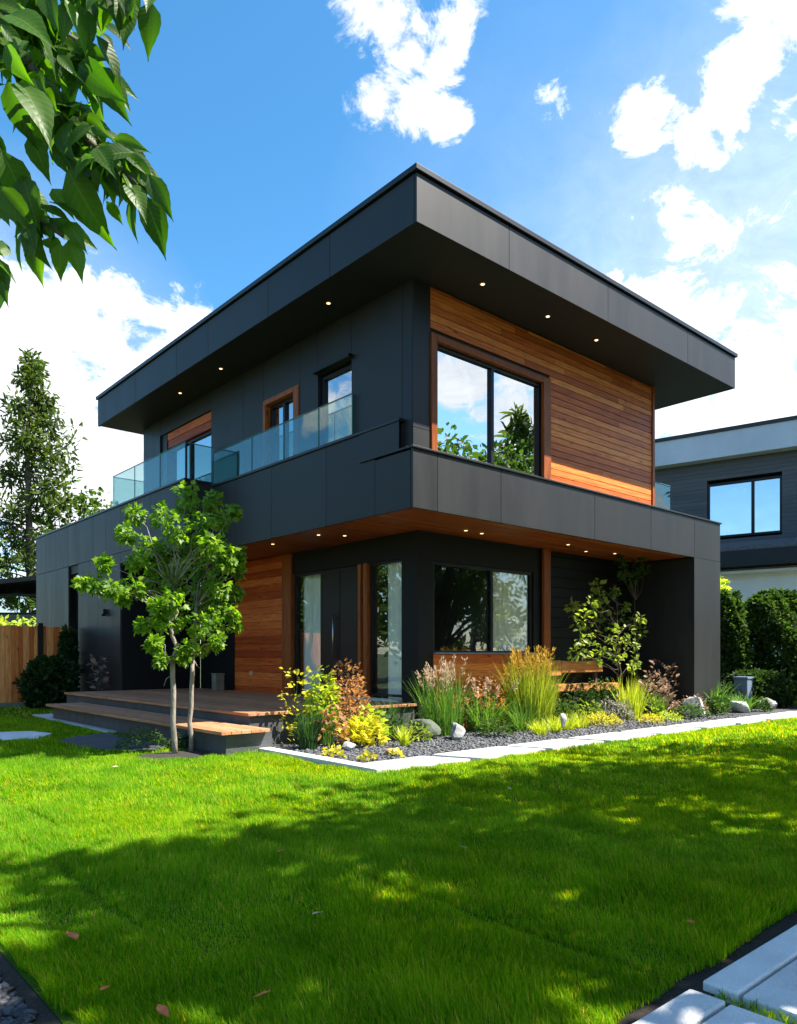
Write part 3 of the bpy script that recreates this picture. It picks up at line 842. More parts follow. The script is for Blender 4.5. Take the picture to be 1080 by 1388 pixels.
mb.f += [(0, 3, 2, 1), (4, 5, 6, 7), (0, 1, 5, 4), (1, 2, 6, 5), (2, 3, 7, 6), (3, 0, 4, 7)]
mb.build('porch_roof', 'shingle', nb)
box('porch_fascia', 'soffit', nb, x0, x1, .0, .92, zz(3.85)-.1, zl-.453)
box('white_wall', 'nwhite', nb, x0, x1, -.3, -.02, 0, zz(3.85)-.105)
box('white_ledge', 'nwhite', nb, x0, x1, -.01, .5, zz(3.62), zz(3.68))
mb = MB(); mb.box(x0, x0+.3, -9, -.31, 0, zz(6.86)); mb.box(x0, x1, -9, -8.8, 0, zz(6.86)); mb.build('side_wall', 'nwall', nb)

# distant low house on the left, behind the fence
fh = tag(empty('distant_house', (2.0, 28.8, 0), R(-40)), 'small dark house with a sloping roof half hidden beyond the fence', 'house')
mb = MB(); mb.box(-5, 2.2, 0, 5, 0, 3.2); mb.build('wall', 'nwall', fh)
mb = MB(); mb.v += [(-5.4, -.6, 4.0), (2.6, -.6, 4.9), (2.6, 5.5, 4.9), (-5.4, 5.5, 4.0), (-5.4, -.6, 4.2), (2.6, -.6, 5.1), (2.6, 5.5, 5.1), (-5.4, 5.5, 4.2)]
mb.f += [(0, 3, 2, 1), (4, 5, 6, 7), (0, 1, 5, 4), (1, 2, 6, 5), (2, 3, 7, 6), (3, 0, 4, 7)]
mb.build('roof', 'coping', fh)
window('window', fh, 'x', -3.2, 2.0, 3.2, 4.15, .05, 'glass_up', .1, (-1.2, .9), .1)
box('gable_wall', 'nwall', fh, -5, 2.2, .3, 5, 3.2, 4.0)

# ------------------------------------------------------------------ trees
def limb(mb, p0, p1, r0, r1, seed, n=5, wobble=.08, sag=0):
    q = np.random.default_rng(seed); p0 = Vector(p0); p1 = Vector(p1); L = (p1-p0).length
    pts = []; rad = []
    for i in range(n+1):
        t = i/n
        p = p0.lerp(p1, t)
        if 0 < i < n: p = p+Vector(q.normal(0, 1, 3))*wobble*L*.5
        p.z += sag*math.sin(t*math.pi)
        pts.append(p); rad.append(r0+(r1-r0)*t)
    mb.tube(pts, rad, 7)
    return pts

def px_point(px, py, Y):
    r = FW+RT*((px-540)/1008)+Vector((0, 0, (888-py)/1008))
    return EYE+r*((Y-EYE.y)/r.y)

# young two-stemmed tree by the deck
TB = Vector((-3.03, 1.5, 0))
yt = tag(empty('young_tree', TB), 'young bright green two stemmed maple like tree in front of the deck steps', 'tree')
cl_px = [(253, 670, 17), (287, 680, 14), (317, 693, 10), (183, 697, 13), (170, 723, 13), (220, 700, 16), (240, 717, 17), (273, 710, 17), (297, 706, 12), (200, 743, 17), (230, 740, 18),
         (260, 740, 18), (283, 737, 16), (310, 753, 13), (322, 747, 8), (213, 767, 17), (247, 767, 18), (277, 767, 18), (300, 763, 15), (323, 773, 10), (113, 790, 10), (130, 792, 12),
         (155, 800, 13), (141, 765, 9), (180, 797, 15), (207, 790, 17), (233, 793, 17), (267, 793, 18), (295, 793, 16), (318, 803, 13), (165, 811, 9), (217, 823, 14), (235, 815, 14),
         (267, 823, 17), (293, 817, 17), (312, 830, 12), (193, 847, 11), (218, 840, 14), (240, 840, 13), (270, 847, 16), (295, 853, 15), (320, 845, 10), (253, 880, 13), (270, 876, 13), (293, 870, 10),
         (247, 891, 9), (208, 873, 9), (217, 895, 9), (185, 760, 12), (325, 757, 6), (287, 835, 14), (252, 690, 14), (300, 740, 12)]
q = np.random.default_rng(21); cc_ = []; rr_ = []
for px, py, r in cl_px:
    edge = abs(px-245)/90
    Yd = 1.5+q.normal(0, .38)*max(.35, 1-edge*.6)
    p = px_point(px, py, Yd); cc_.append(tuple(p-TB)); rr_.append(r/98)
V, F = clump_leaves(cc_, rr_, 92, .08, T_MAPLE, .45, .7, .6)
np_obj('crown', V, F, 'lf_maple', yt)
mb = MB()
b1 = px_point(237, 1018, 1.5)-TB; t1 = px_point(234, 895, 1.5)-TB
b2_ = px_point(259, 1017, 1.6)-TB; t2_ = px_point(261, 895, 1.6)-TB
b1.z = b2_.z = -.02
limb(mb, b1, t1, .040, .033, 1, 6, .015); limb(mb, b2_, t2_, .036, .030, 2, 6, .015)
m1 = Vector(t1)+Vector((.03, .05, 1.0)); m2 = Vector(t2_)+Vector((.05, .0, .75))
limb(mb, t1, m1, .033, .018, 3, 6, .04); limb(mb, t2_, m2, .030, .016, 4, 6, .04)
for i, c in enumerate(cc_):
    c = Vector(c); base = (t1, m1, t2_, m2)
    src = min([Vector(t1).lerp(m1, k/6) for k in range(7)]+[Vector(t2_).lerp(m2, k/6) for k in range(7)], key=lambda s_: (s_-c).length+max(0, s_.z-c.z+.15)*1.5)
    limb(mb, src, c, .011, .003, 50+i, 4, .08, .03)
for i, (px, py) in enumerate([(222, 930), (204, 858), (221, 905), (270, 905)]):
    limb(mb, t1 if i < 3 else t2_, px_point(px, py, 1.5)-TB, .008, .003, 150+i, 4, .1)
mb.build('trunk', 'bark', yt, 0, True)

# small shrubby tree in the bed right of the bench
SB = Vector((6.65, .75, 0))
stt = tag(empty('small_tree', SB), 'slender young tree with sparse yellow green leaves right of the timber bench', 'tree')
q = np.random.default_rng(31); cc_ = []; rr_ = []
for px, py, r in [(808, 793, 7), (810, 808, 8), (833, 802, 6), (800, 822, 10), (782, 828, 9), (776, 822, 6), (820, 825, 9), (849, 822, 6), (812, 838, 13), (790, 842, 12), (838, 840, 11), (856, 842, 9),
                  (868, 838, 6), (800, 858, 14), (825, 858, 14), (846, 858, 12), (866, 856, 8), (786, 865, 11), (795, 880, 12), (818, 878, 13), (842, 876, 12), (858, 874, 8), (805, 893, 9), (835, 890, 9), (862, 897, 6), (782, 885, 8), (858, 905, 5)]:
    p = px_point(px, py, .75+q.normal(0, .3)); cc_.append(tuple(p-SB)); rr_.append(r/62)
V, F = clump_leaves(cc_, rr_, 26, .115, T_OVAL, .1, .8, .6)
np_obj('crown', V, F, 'lf_small', stt)
mb = MB(); tp = Vector((0, 0, 2.6))
limb(mb, (0, 0, -.02), (.02, 0, 1.5), .022, .014, 61, 6, .03); limb(mb, (.02, 0, 1.5), (-.1, .05, 2.9), .014, .004, 62, 5, .04)
for i, c in enumerate(cc_):
    c = Vector(c); limb(mb, (.01, 0, max(.5, min(2.5, c.z-.35))), c, .008, .003, 200+i, 4, .06, .03)
mb.build('trunk', 'darkbark', stt, 0, True)

SB2 = Vector((7.75, .95, 0))
sap = tag(empty('slim_sapling', SB2), 'tall slim sapling whose few leaves touch the cedar soffit beside the dark end wall', 'tree')
cc_ = []; rr_ = []
for px, py, r in [(842, 760, 8), (850, 772, 10), (862, 768, 9), (870, 762, 6), (855, 786, 9), (845, 778, 7), (874, 772, 5), (840, 752, 5), (866, 782, 6)]:
    p = px_point(px, py, .95+q.normal(0, .18)); cc_.append(tuple(p-SB2)); rr_.append(r/60)
V, F = clump_leaves(cc_, rr_, 20, .11, T_OVAL, .1, .8, .6)
np_obj('crown', V, F, 'lf_hedge', sap)
mb = MB(); limb(mb, (0, 0, -.02), (-.05, 0, 3.0), .016, .007, 71, 7, .02)
for i, c in enumerate(cc_): limb(mb, (-.04, 0, 2.6), c, .006, .003, 260+i, 3, .08)
mb.build('trunk', 'darkbark', sap, 0, True)

def conifer(name, loc, Ht, rad, seed, label, dens=1.0, start=.12, bare=None, group=None, cat_='tree', lsz=.55, ragged=.35):
    q = np.random.default_rng(seed)
    t = tag(empty(name, loc), label, cat_, group)
    mb = MB(); mb.tube([(0, 0, -.1), (.1*q.normal(), 0, Ht*.35), (.15*q.normal(), .1, Ht*.7), (0, 0, Ht)], [Ht*.015, Ht*.012, Ht*.007, .02], 9)
    C = []; Rr = []
    nb_ = int(62*dens)
    for i in range(nb_):
        t_ = start+(1-start)*(i+q.random())/nb_
        L = rad*(1-t_)**.62*q.uniform(1-ragged*1.4, 1+ragged*.5)+.15
        a = q.uniform(0, 2*math.pi); z0 = t_*Ht
        end = Vector((math.cos(a)*L, math.sin(a)*L, z0+L*q.uniform(-.1, .25)))
        limb(mb, (0, 0, z0), end, .05*(1-t_)+.015, .01, seed*100+i, 3, .06)
        for k in range(3 if L > 1 else 2):
            s_ = (k+1.3)/(3.3 if L > 1 else 2.3)
            C.append(tuple(Vector((0, 0, z0)).lerp(end, s_)+Vector(q.normal(0, .12, 3))*L*.6)); Rr.append(.16*rad*q.uniform(.7, 1.3)*(1.1-.4*t_))
    V, F = clump_leaves(C, Rr, 24, lsz, T_NEEDLE, .2, .9, .7)
    np_obj('crown', V, F, 'lf_conifer', t); mb.build('trunk', 'darkbark', t, 0, True)
    return t

def broadleaf(name, loc, Ht, rad, seed, label, m='lf_wood', leaf=.22, per=60, nclump=46, trunk_h=.35, group=None, cat_='tree', squash=.8, tmpl=T_OVAL):
    q = np.random.default_rng(seed)
    t = tag(empty(name, loc), label, cat_, group)
    mb = MB(); th = Ht*trunk_h
    mb.tube([(0, 0, -.1), (.03*Ht*q.normal()*.3, 0, th*.5), (0, 0, th)], [Ht*.022, Ht*.018, Ht*.015], 9)
    C = []; Rr = []; cz = th+(Ht-th)*.5
    for i in range(nclump):
        d = q.normal(0, 1, 3); d /= np.linalg.norm(d); rr2 = q.uniform(.45, 1)**.6*q.uniform(.75, 1.1)
        c = Vector((d[0]*rad*rr2, d[1]*rad*rr2, cz+d[2]*(Ht-th)*.5*rr2*.95))
        C.append(tuple(c)); Rr.append(rad*q.uniform(.18, .34))
        if i % 2 == 0: limb(mb, (0, 0, th*q.uniform(.75, 1)), c, Ht*.009, .02, seed*77+i, 4, .06)
    V, F = clump_leaves(C, Rr, per, leaf, tmpl, .2, .7, .7)
    np_obj('crown', V, F, m, t); mb.build('trunk', 'darkbark', t, 0, True)
    return t

conifer('conifer_tree', (4.3, 35.2, 0), 17.3, 3.7, 5, 'tall ragged conifer standing against white cloud at the far left', 2.0, .15, lsz=.4, ragged=.3)
conifer('conifer_tree', (-.3, 37.5, 0), 11, 4.2, 6, 'shorter conifer at the left edge beside the tall ragged one', .9, .12)
broadleaf('broadleaf_tree', (7.0, 36, 0), 11.8, 3.1, 8, 'bushy green tree rising just behind the dark house wing', 'lf_wood', .34, 50, 40, .25)
broadleaf('broadleaf_tree', (10.5, 32.5, 0), 10.6, 1.5, 9, 'narrow leafy tree seen through the far end of the glass balustrade', 'lf_wood', .28, 40, 26, .3)
broadleaf('leafy_bush', (1.2, 25.5, 0), 3.3, 2.0, 10, 'sunlit yellow green bush showing above the timber fence', 'lf_lime', .2, 50, 34, .1, None, 'bush')
broadleaf('broadleaf_tree', (1.0, 36.0, 0), 6.4, 2.9, 12, 'light green tree low behind the small distant house', 'lf_small', .3, 60, 34, .2)

# trees on the near side of the garden, out of the frame: they shade the lawn and show in the windows
BG = 'garden trees across the lawn, reflected in the windows'
for i, (x, y, h, r) in enumerate([(-1.3, -8.2, 10.4, 1.9), (1.8, -8.5, 10.2, 2.7), (5.1, -8.6, 9.8, 2.7), (8.6, -8.9, 9.2, 2.6), (12.4, -9.0, 9.6, 2.6), (-4.4, -9.6, 7.4, 1.6)]):
    broadleaf('broadleaf_tree', (x, y, 0), h, r, 40+i, ['leafy tree behind the near pavers that shades the middle of the lawn', 'spreading leafy tree across the lawn facing the house corner', 'spreading leafy tree across the lawn facing the front window', 'rounded leafy tree beyond the pavers facing the bench', 'tall leafy tree across the lawn facing the end wall', 'leafy tree behind the photographer that shades the near lawn'][i],
              'lf_wood', .24, 62, 78, .16, BG)
conifer('conifer_tree', (17.0, -11.5, 0), 11.5, 3.0, 51, 'dark conifer across the lawn mirrored in the big upstairs window', 1.0, .1, group=BG, lsz=.45)
conifer('conifer_tree', (15.3, -3.4, 0), 6.6, 1.15, 52, 'unseen narrow conifer added right of the hedge to shade it', .8, .05, group=BG, lsz=.32)  # added out of frame so its shadow darkens the hedges

LG = 'unseen trees added beyond the left side lawn to darken the entrance glass'  # added out of frame to give the side glass dark reflections
for i, (x, y, h, r) in enumerate([(-13.5, 13, 9, 2.6), (-15, 19.5, 10.5, 3.0), (-14.5, 26, 9.5, 3.0), (-17, 33, 11, 3.4)]):
    broadleaf('broadleaf_tree', (x, y, 0), h, r, 70+i, ['nearest added leafy tree across the side lawn from the entrance', 'tall spreading added tree across the side lawn from the wing', 'rounded added tree beyond the side lawn past the fence line', 'farthest tall added tree beyond the side lawn'][i],
              'lf_wood', .36, 60, 80, .02, LG)

# overhanging branch of the near tree at the left
HB = EYE+FW*.9-RT*2.9; HB.z = 0
ht = tag(empty('overhanging_tree', HB), 'near tree whose large glossy leaves hang into the top left corner', 'tree')
def vp(px, py, d): return EYE+(FW+RT*((px-540)/1008)+Vector((0, 0, (888-py)/1008)))*d-HB
mb = MB()
top = Vector((.25, -.1, 3.9))
limb(mb, (0, 0, -.1), (.05, 0, 2.2), .12, .10, 301, 6, .02); limb(mb, (.05, 0, 2.2), top, .10, .06, 302, 5, .03)
hub = vp(-160, -60, 2.25)
limb(mb, top, hub, .05, .035, 303, 4, .03)
br = [[hub, vp(-40, 20, 2.25), vp(30, 75, 2.2), vp(75, 135, 2.2), vp(110, 185, 2.2), vp(150, 215, 2.15), vp(185, 250, 2.15)],
      [hub, vp(-60, 120, 2.3), vp(-10, 230, 2.3), vp(40, 290, 2.25), vp(85, 320, 2.2)],
      [hub, vp(-20, -60, 2.3), vp(60, -40, 2.25), vp(130, -30, 2.2), vp(200, -20, 2.2)],
      [hub, vp(-80, 230, 2.4), vp(-20, 330, 2.4), vp(2, 360, 2.4)],
      [vp(-40, 20, 2.25), vp(40, 20, 2.35), vp(110, 60, 2.4), vp(130, 120, 2.4)]]
for b in br: mb.tube(b, [.022-.017*i/(len(b)-1) for i in range(len(b))], 6)
# leaf template: pointed, folded along the midrib, curling to the tip
gv = []; gf = []; guv = []
prof = [0, .075, .145, .19, .212, .218, .21, .19, .16, .12, .078, .038, .015, 0]
NP = len(prof)
for i, w_ in enumerate(prof):
    t_ = i/(NP-1); zc = -.30*t_**2.2+.05*t_
    ser = .010*(i % 2) if 1 < i < NP-2 else 0
    for f_ in (-1, -.5, 0, .5, 1):
        ww = (w_+ser)*f_
        gv.append((ww, t_+.03*abs(f_)*(i < 3), zc+abs(ww)*.45-.9*ww*ww)); guv.append((f_, t_))
for i in range(NP-1):
    for c in range(4):
        a = i*5+c; gf += [(a, a+1, a+6), (a, a+6, a+5)]
T_BIG = (np.array(gv), np.array(gf)); guv = np.array(guv)
# (tip px, py, length px, angle deg from straight down, depth)
q = np.random.default_rng(77); P = []; Dv = []; Sz = []
def add_leaf(px, py, Lpx, ang, d, toward=.0):
    a = R(ang)
    dirv = (RT*math.sin(a)+Vector((0, 0, -1))*math.cos(a)-FW*toward).normalized()
    base = vp(px, py, d)
    P.append(tuple(base)); Dv.append(tuple(dirv)); Sz.append(Lpx/1008*d*1.05)
for L in [(168, -8, 68, 5, 2.2), (205, 0, 66, -8, 2.2), (200, -14, 50, 15, 2.15), (128, 45, 66, 35, 2.2), (105, 85, 82, 45, 2.2), (128, 88, 78, 30, 2.25), (100, 135, 70, 25, 2.2),
          (60, -12, 60, 20, 2.1), (20, 0, 90, 40, 2.0), (85, -5, 70, 30, 2.15), (110, 5, 60, 15, 2.2), (10, 20, 95, 55, 1.95), (5, 60, 60, 30, 2.0), (25, 110, 105, 35, 2.05), (10, 105, 80, 10, 2.1),
          (90, 225, 105, 25, 2.15), (75, 190, 70, 30, 2.2), (40, 180, 60, 20, 2.2), (30, 235, 70, 15, 2.15), (70, 255, 50, 40, 2.2), (0, 200, 90, 20, 2.1), (-5, 250, 70, 40, 2.1),
          (184, 262, 60, -10, 2.15), (195, 262, 78, 18, 2.15), (200, 235, 60, 30, 2.15), (190, 215, 50, 45, 2.2), (165, 205, 60, 60, 2.15), (150, 190, 50, 80, 2.2), (140, 175, 45, 50, 2.2), (170, 235, 45, -30, 2.2), (150, 225, 42, -50, 2.2),
          (45, 300, 58, -12, 2.2), (82, 328, 48, -8, 2.2), (90, 300, 50, 35, 2.2), (92, 325, 58, 25, 2.2), (70, 295, 50, 45, 2.25), (20, 285, 40, 60, 2.25), (0, 350, 62, 8, 2.4), (-8, 345, 50, -20, 2.4),
          (150, 0, 50, -40, 2.3), (115, 100, 60, -20, 2.35), (135, 30, 50, 60, 2.3), (60, 60, 80, 5, 2.3), (50, 120, 80, -10, 2.35), (85, 155, 60, -25, 2.35), (110, 195, 45, -30, 2.3)]:
    add_leaf(*L, toward=q.normal(0, .25))
for b, n_ in zip(br, (190, 110, 100, 30, 100)):
    for k in range(n_):
        s_ = q.uniform(.12, .92)*(len(b)-1); i = int(s_); p = Vector(b[i]).lerp(b[i+1], s_-i)+Vector(q.normal(0, .03, 3))
        P.append(tuple(p)); dv = Vector((RT*q.normal(.25, .6)+FW*q.normal(0, .5)+Vector((0, 0, -1))*q.uniform(.3, 1.2))).normalized()
        Dv.append(tuple(dv)); Sz.append(q.uniform(.06, .15))
P = np.array(P); Dv = np.array(Dv); Sz = np.array(Sz)
up_ = np.tile(np.array([[-FW.x, -FW.y, .5]]), (len(P), 1))
V, F = leaves_np(P, Dv, Sz, T_BIG, up_, .45)
lo = np_obj('leaves', V, F, 'lf_hero', ht)
uvl = lo.data.uv_layers.new(name='uv')
li = np.zeros(len(lo.data.loops), dtype=np.int32); lo.data.loops.foreach_get('vertex_index', li)
uvl.data.foreach_set('uv', np.tile(guv, (len(P), 1))[li].astype(np.float32).ravel())
lo.data.polygons.foreach_set('use_smooth', [True]*len(lo.data.polygons))
mb.build('trunk', 'darkbark', ht, 0, True)

# ------------------------------------------------------------------ hedges and shrubs at the right
def hedge(name, loc, h, r, seed, label, cat_='hedge', m='lf_hedge', n=12000, leaf=.085, pw=2.6):
    """upright shrub: leaves on an uneven shell and inside it"""
    t = tag(empty(name, loc), label, cat_)
    q = np.random.default_rng(seed)
    u = q.random(n); a = q.uniform(0, 2*np.pi, n)
    prof = (1-np.abs(2*u-1)**pw)**(1/pw)*.9+.1*(1-u)
    prof = np.where(u < .5, np.maximum(prof, .85), prof)
    lump = 1+.13*np.sin(a*3+u*7+seed)+.11*np.sin(a*5-u*11)+.10*np.sin(a*9+u*23+2)
    rad = r*prof*lump*np.sqrt(q.uniform(.45, 1.08, n))
    P = np.stack([np.cos(a)*rad, np.sin(a)*rad, u*h*(1+.04*np.sin(a*4))], 1)
    Dv = np.stack([np.cos(a), np.sin(a), q.normal(.3, .6, n)], 1)+q.normal(0, .6, (n, 3))
    V, F = leaves_np(P, Dv, 1.4*leaf*q.uniform(.6, 1.3, n), T_OVAL, None, .6)
    np_obj('foliage', V, F, m, t)
    mb = MB()
    for k in range(6): limb(mb, (q.normal(0, .08), q.normal(0, .08), -.02), (q.normal(0, r*.4), q.normal(0, r*.4), h*.7), .025, .008, seed*9+k, 4, .05)
    mb.build('stems', 'darkbark', t)
    return t
hedge('columnar_shrub', (12.9, 1.25, 0), 3.0, .48, 3, 'narrow columnar shrub against the right corner of the dark house', 'shrub', n=8000)
hedge('rounded_hedge', (14.35, .65, 0), 3.05, 1.0, 4, 'big rounded dark green hedge bush with a sunlit top', 'hedge', n=20000)
hedge('rounded_hedge', (15.9, -.55, 0), 2.95, .95, 5, 'hedge bush cut by the right edge of the photo', 'hedge', n=16000)
hedge('low_dark_shrub', (12.6, .35, 0), .9, .75, 6, 'low dark shrub at the foot of the big rounded hedge', 'shrub', 'lf_dark', 5000, .08)
hedge('low_dark_shrub', (14.2, -.75, 0), 1.0, .7, 7, 'low dark shrub at the right edge behind the fern', 'shrub', 'lf_dark', 5000, .08)
hedge('leafy_bush', (13.6, 1.9, 0), 3.6, .42, 14, 'pale yellow green flowering bush tip above the columnar shrub', 'bush', 'lf_lime', 1500, .1)
# dark shrub in front of the fence
hedge('dark_shrub', (-1.45, 12.3, 0), 1.25, .62, 15, 'dark evergreen shrub against the timber fence', 'shrub', 'lf_dark', 5200, .09)
hedge('climbing_shrub', (-.93, 12.62, 0), 2.0, .2, 16, 'dark narrow climber in the corner between the fence and the wing', 'shrub', 'lf_dark', 1800, .09)

# ------------------------------------------------------------------ planting in the bed
def grass_clump(name, loc, h, spread, n, m, label, plume=None, np_=0, w=.006, lean=.45, bend=.5, cat_='ornamental grass', foot=.12):
    t = tag(empty(name, loc), label, cat_)
    q = np.random.default_rng(abs(hash(label)) % 1000 if False else sum(map(ord, label)))
    a = q.uniform(0, 2*np.pi, n); r = foot*np.sqrt(q.random(n))
    base = np.stack([np.cos(a)*r, np.sin(a)*r, np.zeros(n)], 1)
    ln = np.abs(q.normal(0, lean, n))*spread
    aa = a+q.normal(0, .7, n)
    V, F = blades_np(base, h*q.uniform(.45, 1.05, n), np.stack([np.cos(aa)*ln, np.sin(aa)*ln], 1), w*q.uniform(.6, 1.2, n), bend, 4)
    np_obj('blades', V, F, m, t)
    if plume:
        PP = []; DD = []; SS = []
        mb = MB()
        for k in range(np_):
            a1 = q.uniform(0, 2*np.pi); l1 = abs(q.normal(0, .22))*spread; hh = h*q.uniform(.85, 1.12)
            tip = np.array([math.cos(a1)*(l1*hh+foot*.5), math.sin(a1)*(l1*hh+foot*.5), hh])
            foot_ = np.array([math.cos(a1)*foot*.4, math.sin(a1)*foot*.4, 0])
            mb.tube([tuple(foot_), tuple(foot_*.4+tip*.6-np.array([0, 0, 0])), tuple(tip)], [.003, .0025, .001], 3, False)
            ax = (tip-foot_); ax /= np.linalg.norm(ax)
            for j in range(38):
                s_ = q.uniform(0, .26)*h
                PP.append(tip-ax*s_+q.normal(0, .014, 3)); DD.append(ax+q.normal(0, .35, 3)); SS.append(q.uniform(.035, .075))
        V, F = leaves_np(np.array(PP), np.array(DD), np.array(SS), T_NEEDLE, None, .8)
        np_obj('plumes', V, F, plume, t); mb.build('stalks', m, t)
    return t
def leaf_plant(name, loc, h, r, n, leaf, m, label, tmpl=T_OVAL, cat_='plant', up=.3, stems=8, shape='dome'):
    t = tag(empty(name, loc), label, cat_)
    q = np.random.default_rng(sum(map(ord, label))+3)
    a = q.uniform(0, 2*np.pi, n); u = q.random(n)
    rad = r*np.sqrt(q.random(n))
    top = h*np.sqrt(np.maximum(0, 1-(rad/(r*1.05))**2))
    if shape == 'dome': z = top*(u**.45)*(1+.15*np.sin(a*3+rad*20))
    else: z = h*u*(1+.0*a)
    P = np.stack([np.cos(a)*rad, np.sin(a)*rad, np.maximum(z, .01)], 1)
    Dv = np.stack([np.cos(a), np.sin(a), np.full(n, up)], 1)+q.normal(0, .5, (n, 3))
    V, F = leaves_np(P, Dv, leaf*q.uniform(.55, 1.25, n), tmpl, None, .5)
    np_obj('foliage', V, F, m, t)
    mb = MB()
    for k in range(stems):
        i = q.integers(0, n); limb(mb, (q.normal(0, r*.15), q.normal(0, r*.15), 0), P[i], .006, .002, k+int(h*1000), 3, .08)
    mb.build('stems', 'bl_dark' if m != 'lf_purple' else 'darkbark', t)
    return t

# left end of the bed, in front of the deck
grass_clump('grass_clump', (-1.35, .75, 0), .62, .8, 260, 'bl_dark', 'dark green grass clump at the left end of the bed by the steps', w=.011, lean=.35)
grass_clump('grass_clump', (-.85, 1.05, 0), .7, .8, 260, 'bl_green', 'mid green grass clump below the rust coloured flowers', w=.01, lean=.3)
leaf_plant('flowering_shrub', (-1.2, 1.25, 0), 1.15, .24, 130, .085, 'lf_yellow', 'tall thin plant with yellow and orange leaves against the cedar cladding', T_OVAL, 'plant', .6, 10, 'col')
leaf_plant('leafy_shrub', (-.75, 1.25, 0), 1.12, .27, 620, .085, 'lf_lime', 'lime green leafy shrub between the yellow plant and the rust shrub', T_MAPLE, 'shrub', .3, 8, 'dome')
leaf_plant('rust_shrub', (-.33, 1.2, 0), 1.18, .42, 1500, .06, 'lf_rust', 'rust brown flowering shrub in front of the door', T_OVAL, 'shrub', .8, 14, 'dome')
leaf_plant('rust_plant', (-1.0, .62, 0), .66, .22, 90, .11, 'lf_rust', 'low plant with drooping copper leaves in front of the green grass', T_OVAL, 'plant', -.3, 8, 'dome')
leaf_plant('yellow_plant', (-.5, .55, 0), .42, .33, 210, .11, 'lf_yellow', 'golden yellow leafy plant on the gravel below the rust shrub', T_MAPLE, 'plant', .4, 8)
leaf_plant('lime_plant', (-.22, .78, 0), .5, .3, 180, .12, 'lf_lime', 'lime leaved plant behind the golden yellow plant', T_MAPLE, 'plant', .3, 8)
leaf_plant('dark_plant', (.15, .95, 0), .42, .3, 260, .1, 'lf_dark', 'dark leafy plant against the deck base', T_OVAL, 'plant', .3, 6)
grass_clump('spiky_plant', (-.15, .02, 0), .36, 1.2, 70, 'bl_lime', 'small lime spiky plant alone on the gravel', w=.014, lean=.5, cat_='plant', foot=.06)
leaf_plant('yellow_plant', (-1.62, -.2, 0), .12, .14, 40, .09, 'lf_yellow', 'small yellow plant at the kerb corner', T_OVAL, 'plant', .5, 3)
leaf_plant('yellow_plant', (-1.45, -.75, 0), .09, .10, 26, .08, 'lf_yellow', 'tiny yellow leafed sprig on the gravel near the path corner', T_OVAL, 'plant', .6, 3)
leaf_plant('yellow_plant', (-.95, -.72, 0), .08, .09, 16, .08, 'lf_yellow', 'tiny yellow sprig beside the path end', T_OVAL, 'plant', .6, 3)
# middle of the bed
grass_clump('feather_grass', (1.45, .85, 0), 1.18, .75, 420, 'bl_green', 'tall feather grass with pinkish plumes before the corner post', 'plume_pink', 24, .0075, .36, .55, foot=.34)
grass_clump('feather_grass', (2.35, .75, 0), .85, 1.5, 330, 'bl_green', 'arching green grass with bronze seed heads left of the golden grass', 'plume_pink', 9, .007, .42, .8, foot=.26)
grass_clump('golden_grass', (3.55, .62, 0), 1.34, .75, 1200, 'bl_gold', 'tall golden feather reed grass in front of the curtained window', 'plume_gold', 60, .008, .34, .5, foot=.36)
for i, (x, y, h) in enumerate([(2.75, -.2, .3), (3.25, -.15, .33), (3.75, -.05, .36), (4.2, .0, .36)]):
    grass_clump('low_grass', (x, y, 0), h, 1.5, 150, 'bl_lime', ['low lime grass tuft nearest the grey boulder', 'low lime grass tuft with a pale stone beside it', 'low lime grass tuft below the golden grass', 'low lime grass tuft beside the yellow mound'][i], None, 0, .008, .5, .7, 'grass tuft', .12)
leaf_plant('yellow_mound', (4.75, -.1, 0), .26, .38, 700, .045, 'lf_yellow', 'wide yellow ground cover mound under the bench', T_RHOMB, 'plant', .8, 4)
leaf_plant('dark_shrub', (5.2, .75, 0), .75, .5, 900, .085, 'lf_dark', 'dark green shrub below the bench', T_OVAL, 'shrub', .3, 8)
leaf_plant('dark_shrub', (3.0, 1.1, 0), .7, .5, 700, .085, 'lf_dark', 'dark shrub between the two tall grasses', T_OVAL, 'shrub', .3, 8)
leaf_plant('grey_shrub', (5.55, .15, 0), .5, .4, 700, .06, 'lf_grey', 'silvery grey shrub in front of the dark one', T_NEEDLE, 'shrub', .6, 8)
grass_clump('lime_grass', (6.4, .3, 0), .95, .7, 330, 'bl_lime', 'upright lime green grass below the slender young tree', None, 0, .012, .35, .6, foot=.22)
leaf_plant('yellow_mound', (5.95, -.45, 0), .2, .24, 420, .04, 'lf_yellow', 'round yellow mound at the path edge', T_RHOMB, 'plant', .8, 3)
leaf_plant('yellow_mound', (6.75, -.38, 0), .2, .26, 420, .04, 'lf_lime', 'round lime mound right of the yellow one at the path edge', T_RHOMB, 'plant', .8, 3)
leaf_plant('purple_shrub', (7.45, .35, 0), .95, .42, 420, .1, 'lf_purple', 'brownish purple shrub right of the upright lime grass', T_OVAL, 'shrub', .8, 14)
grass_clump('grass_clump', (7.2, .1, 0), .6, .9, 170, 'bl_green', 'green grass tuft at the foot of the purple shrub', w=.011, lean=.4)
leaf_plant('low_plant', (7.7, -.35, 0), .3, .4, 380, .07, 'lf_hedge', 'low green plant left of the large pale boulder', T_OVAL, 'plant', .4, 6)
leaf_plant('low_plant', (8.35, .0, 0), .42, .35, 380, .08, 'lf_purple', 'low bronze plant behind the large pale boulder', T_OVAL, 'plant', .6, 6)
grass_clump('strappy_plant', (9.5, .0, 0), .85, .8, 150, 'bl_green', 'strappy green plant in front of the end wall', w=.022, lean=.45, bend=.8, cat_='plant', foot=.22)
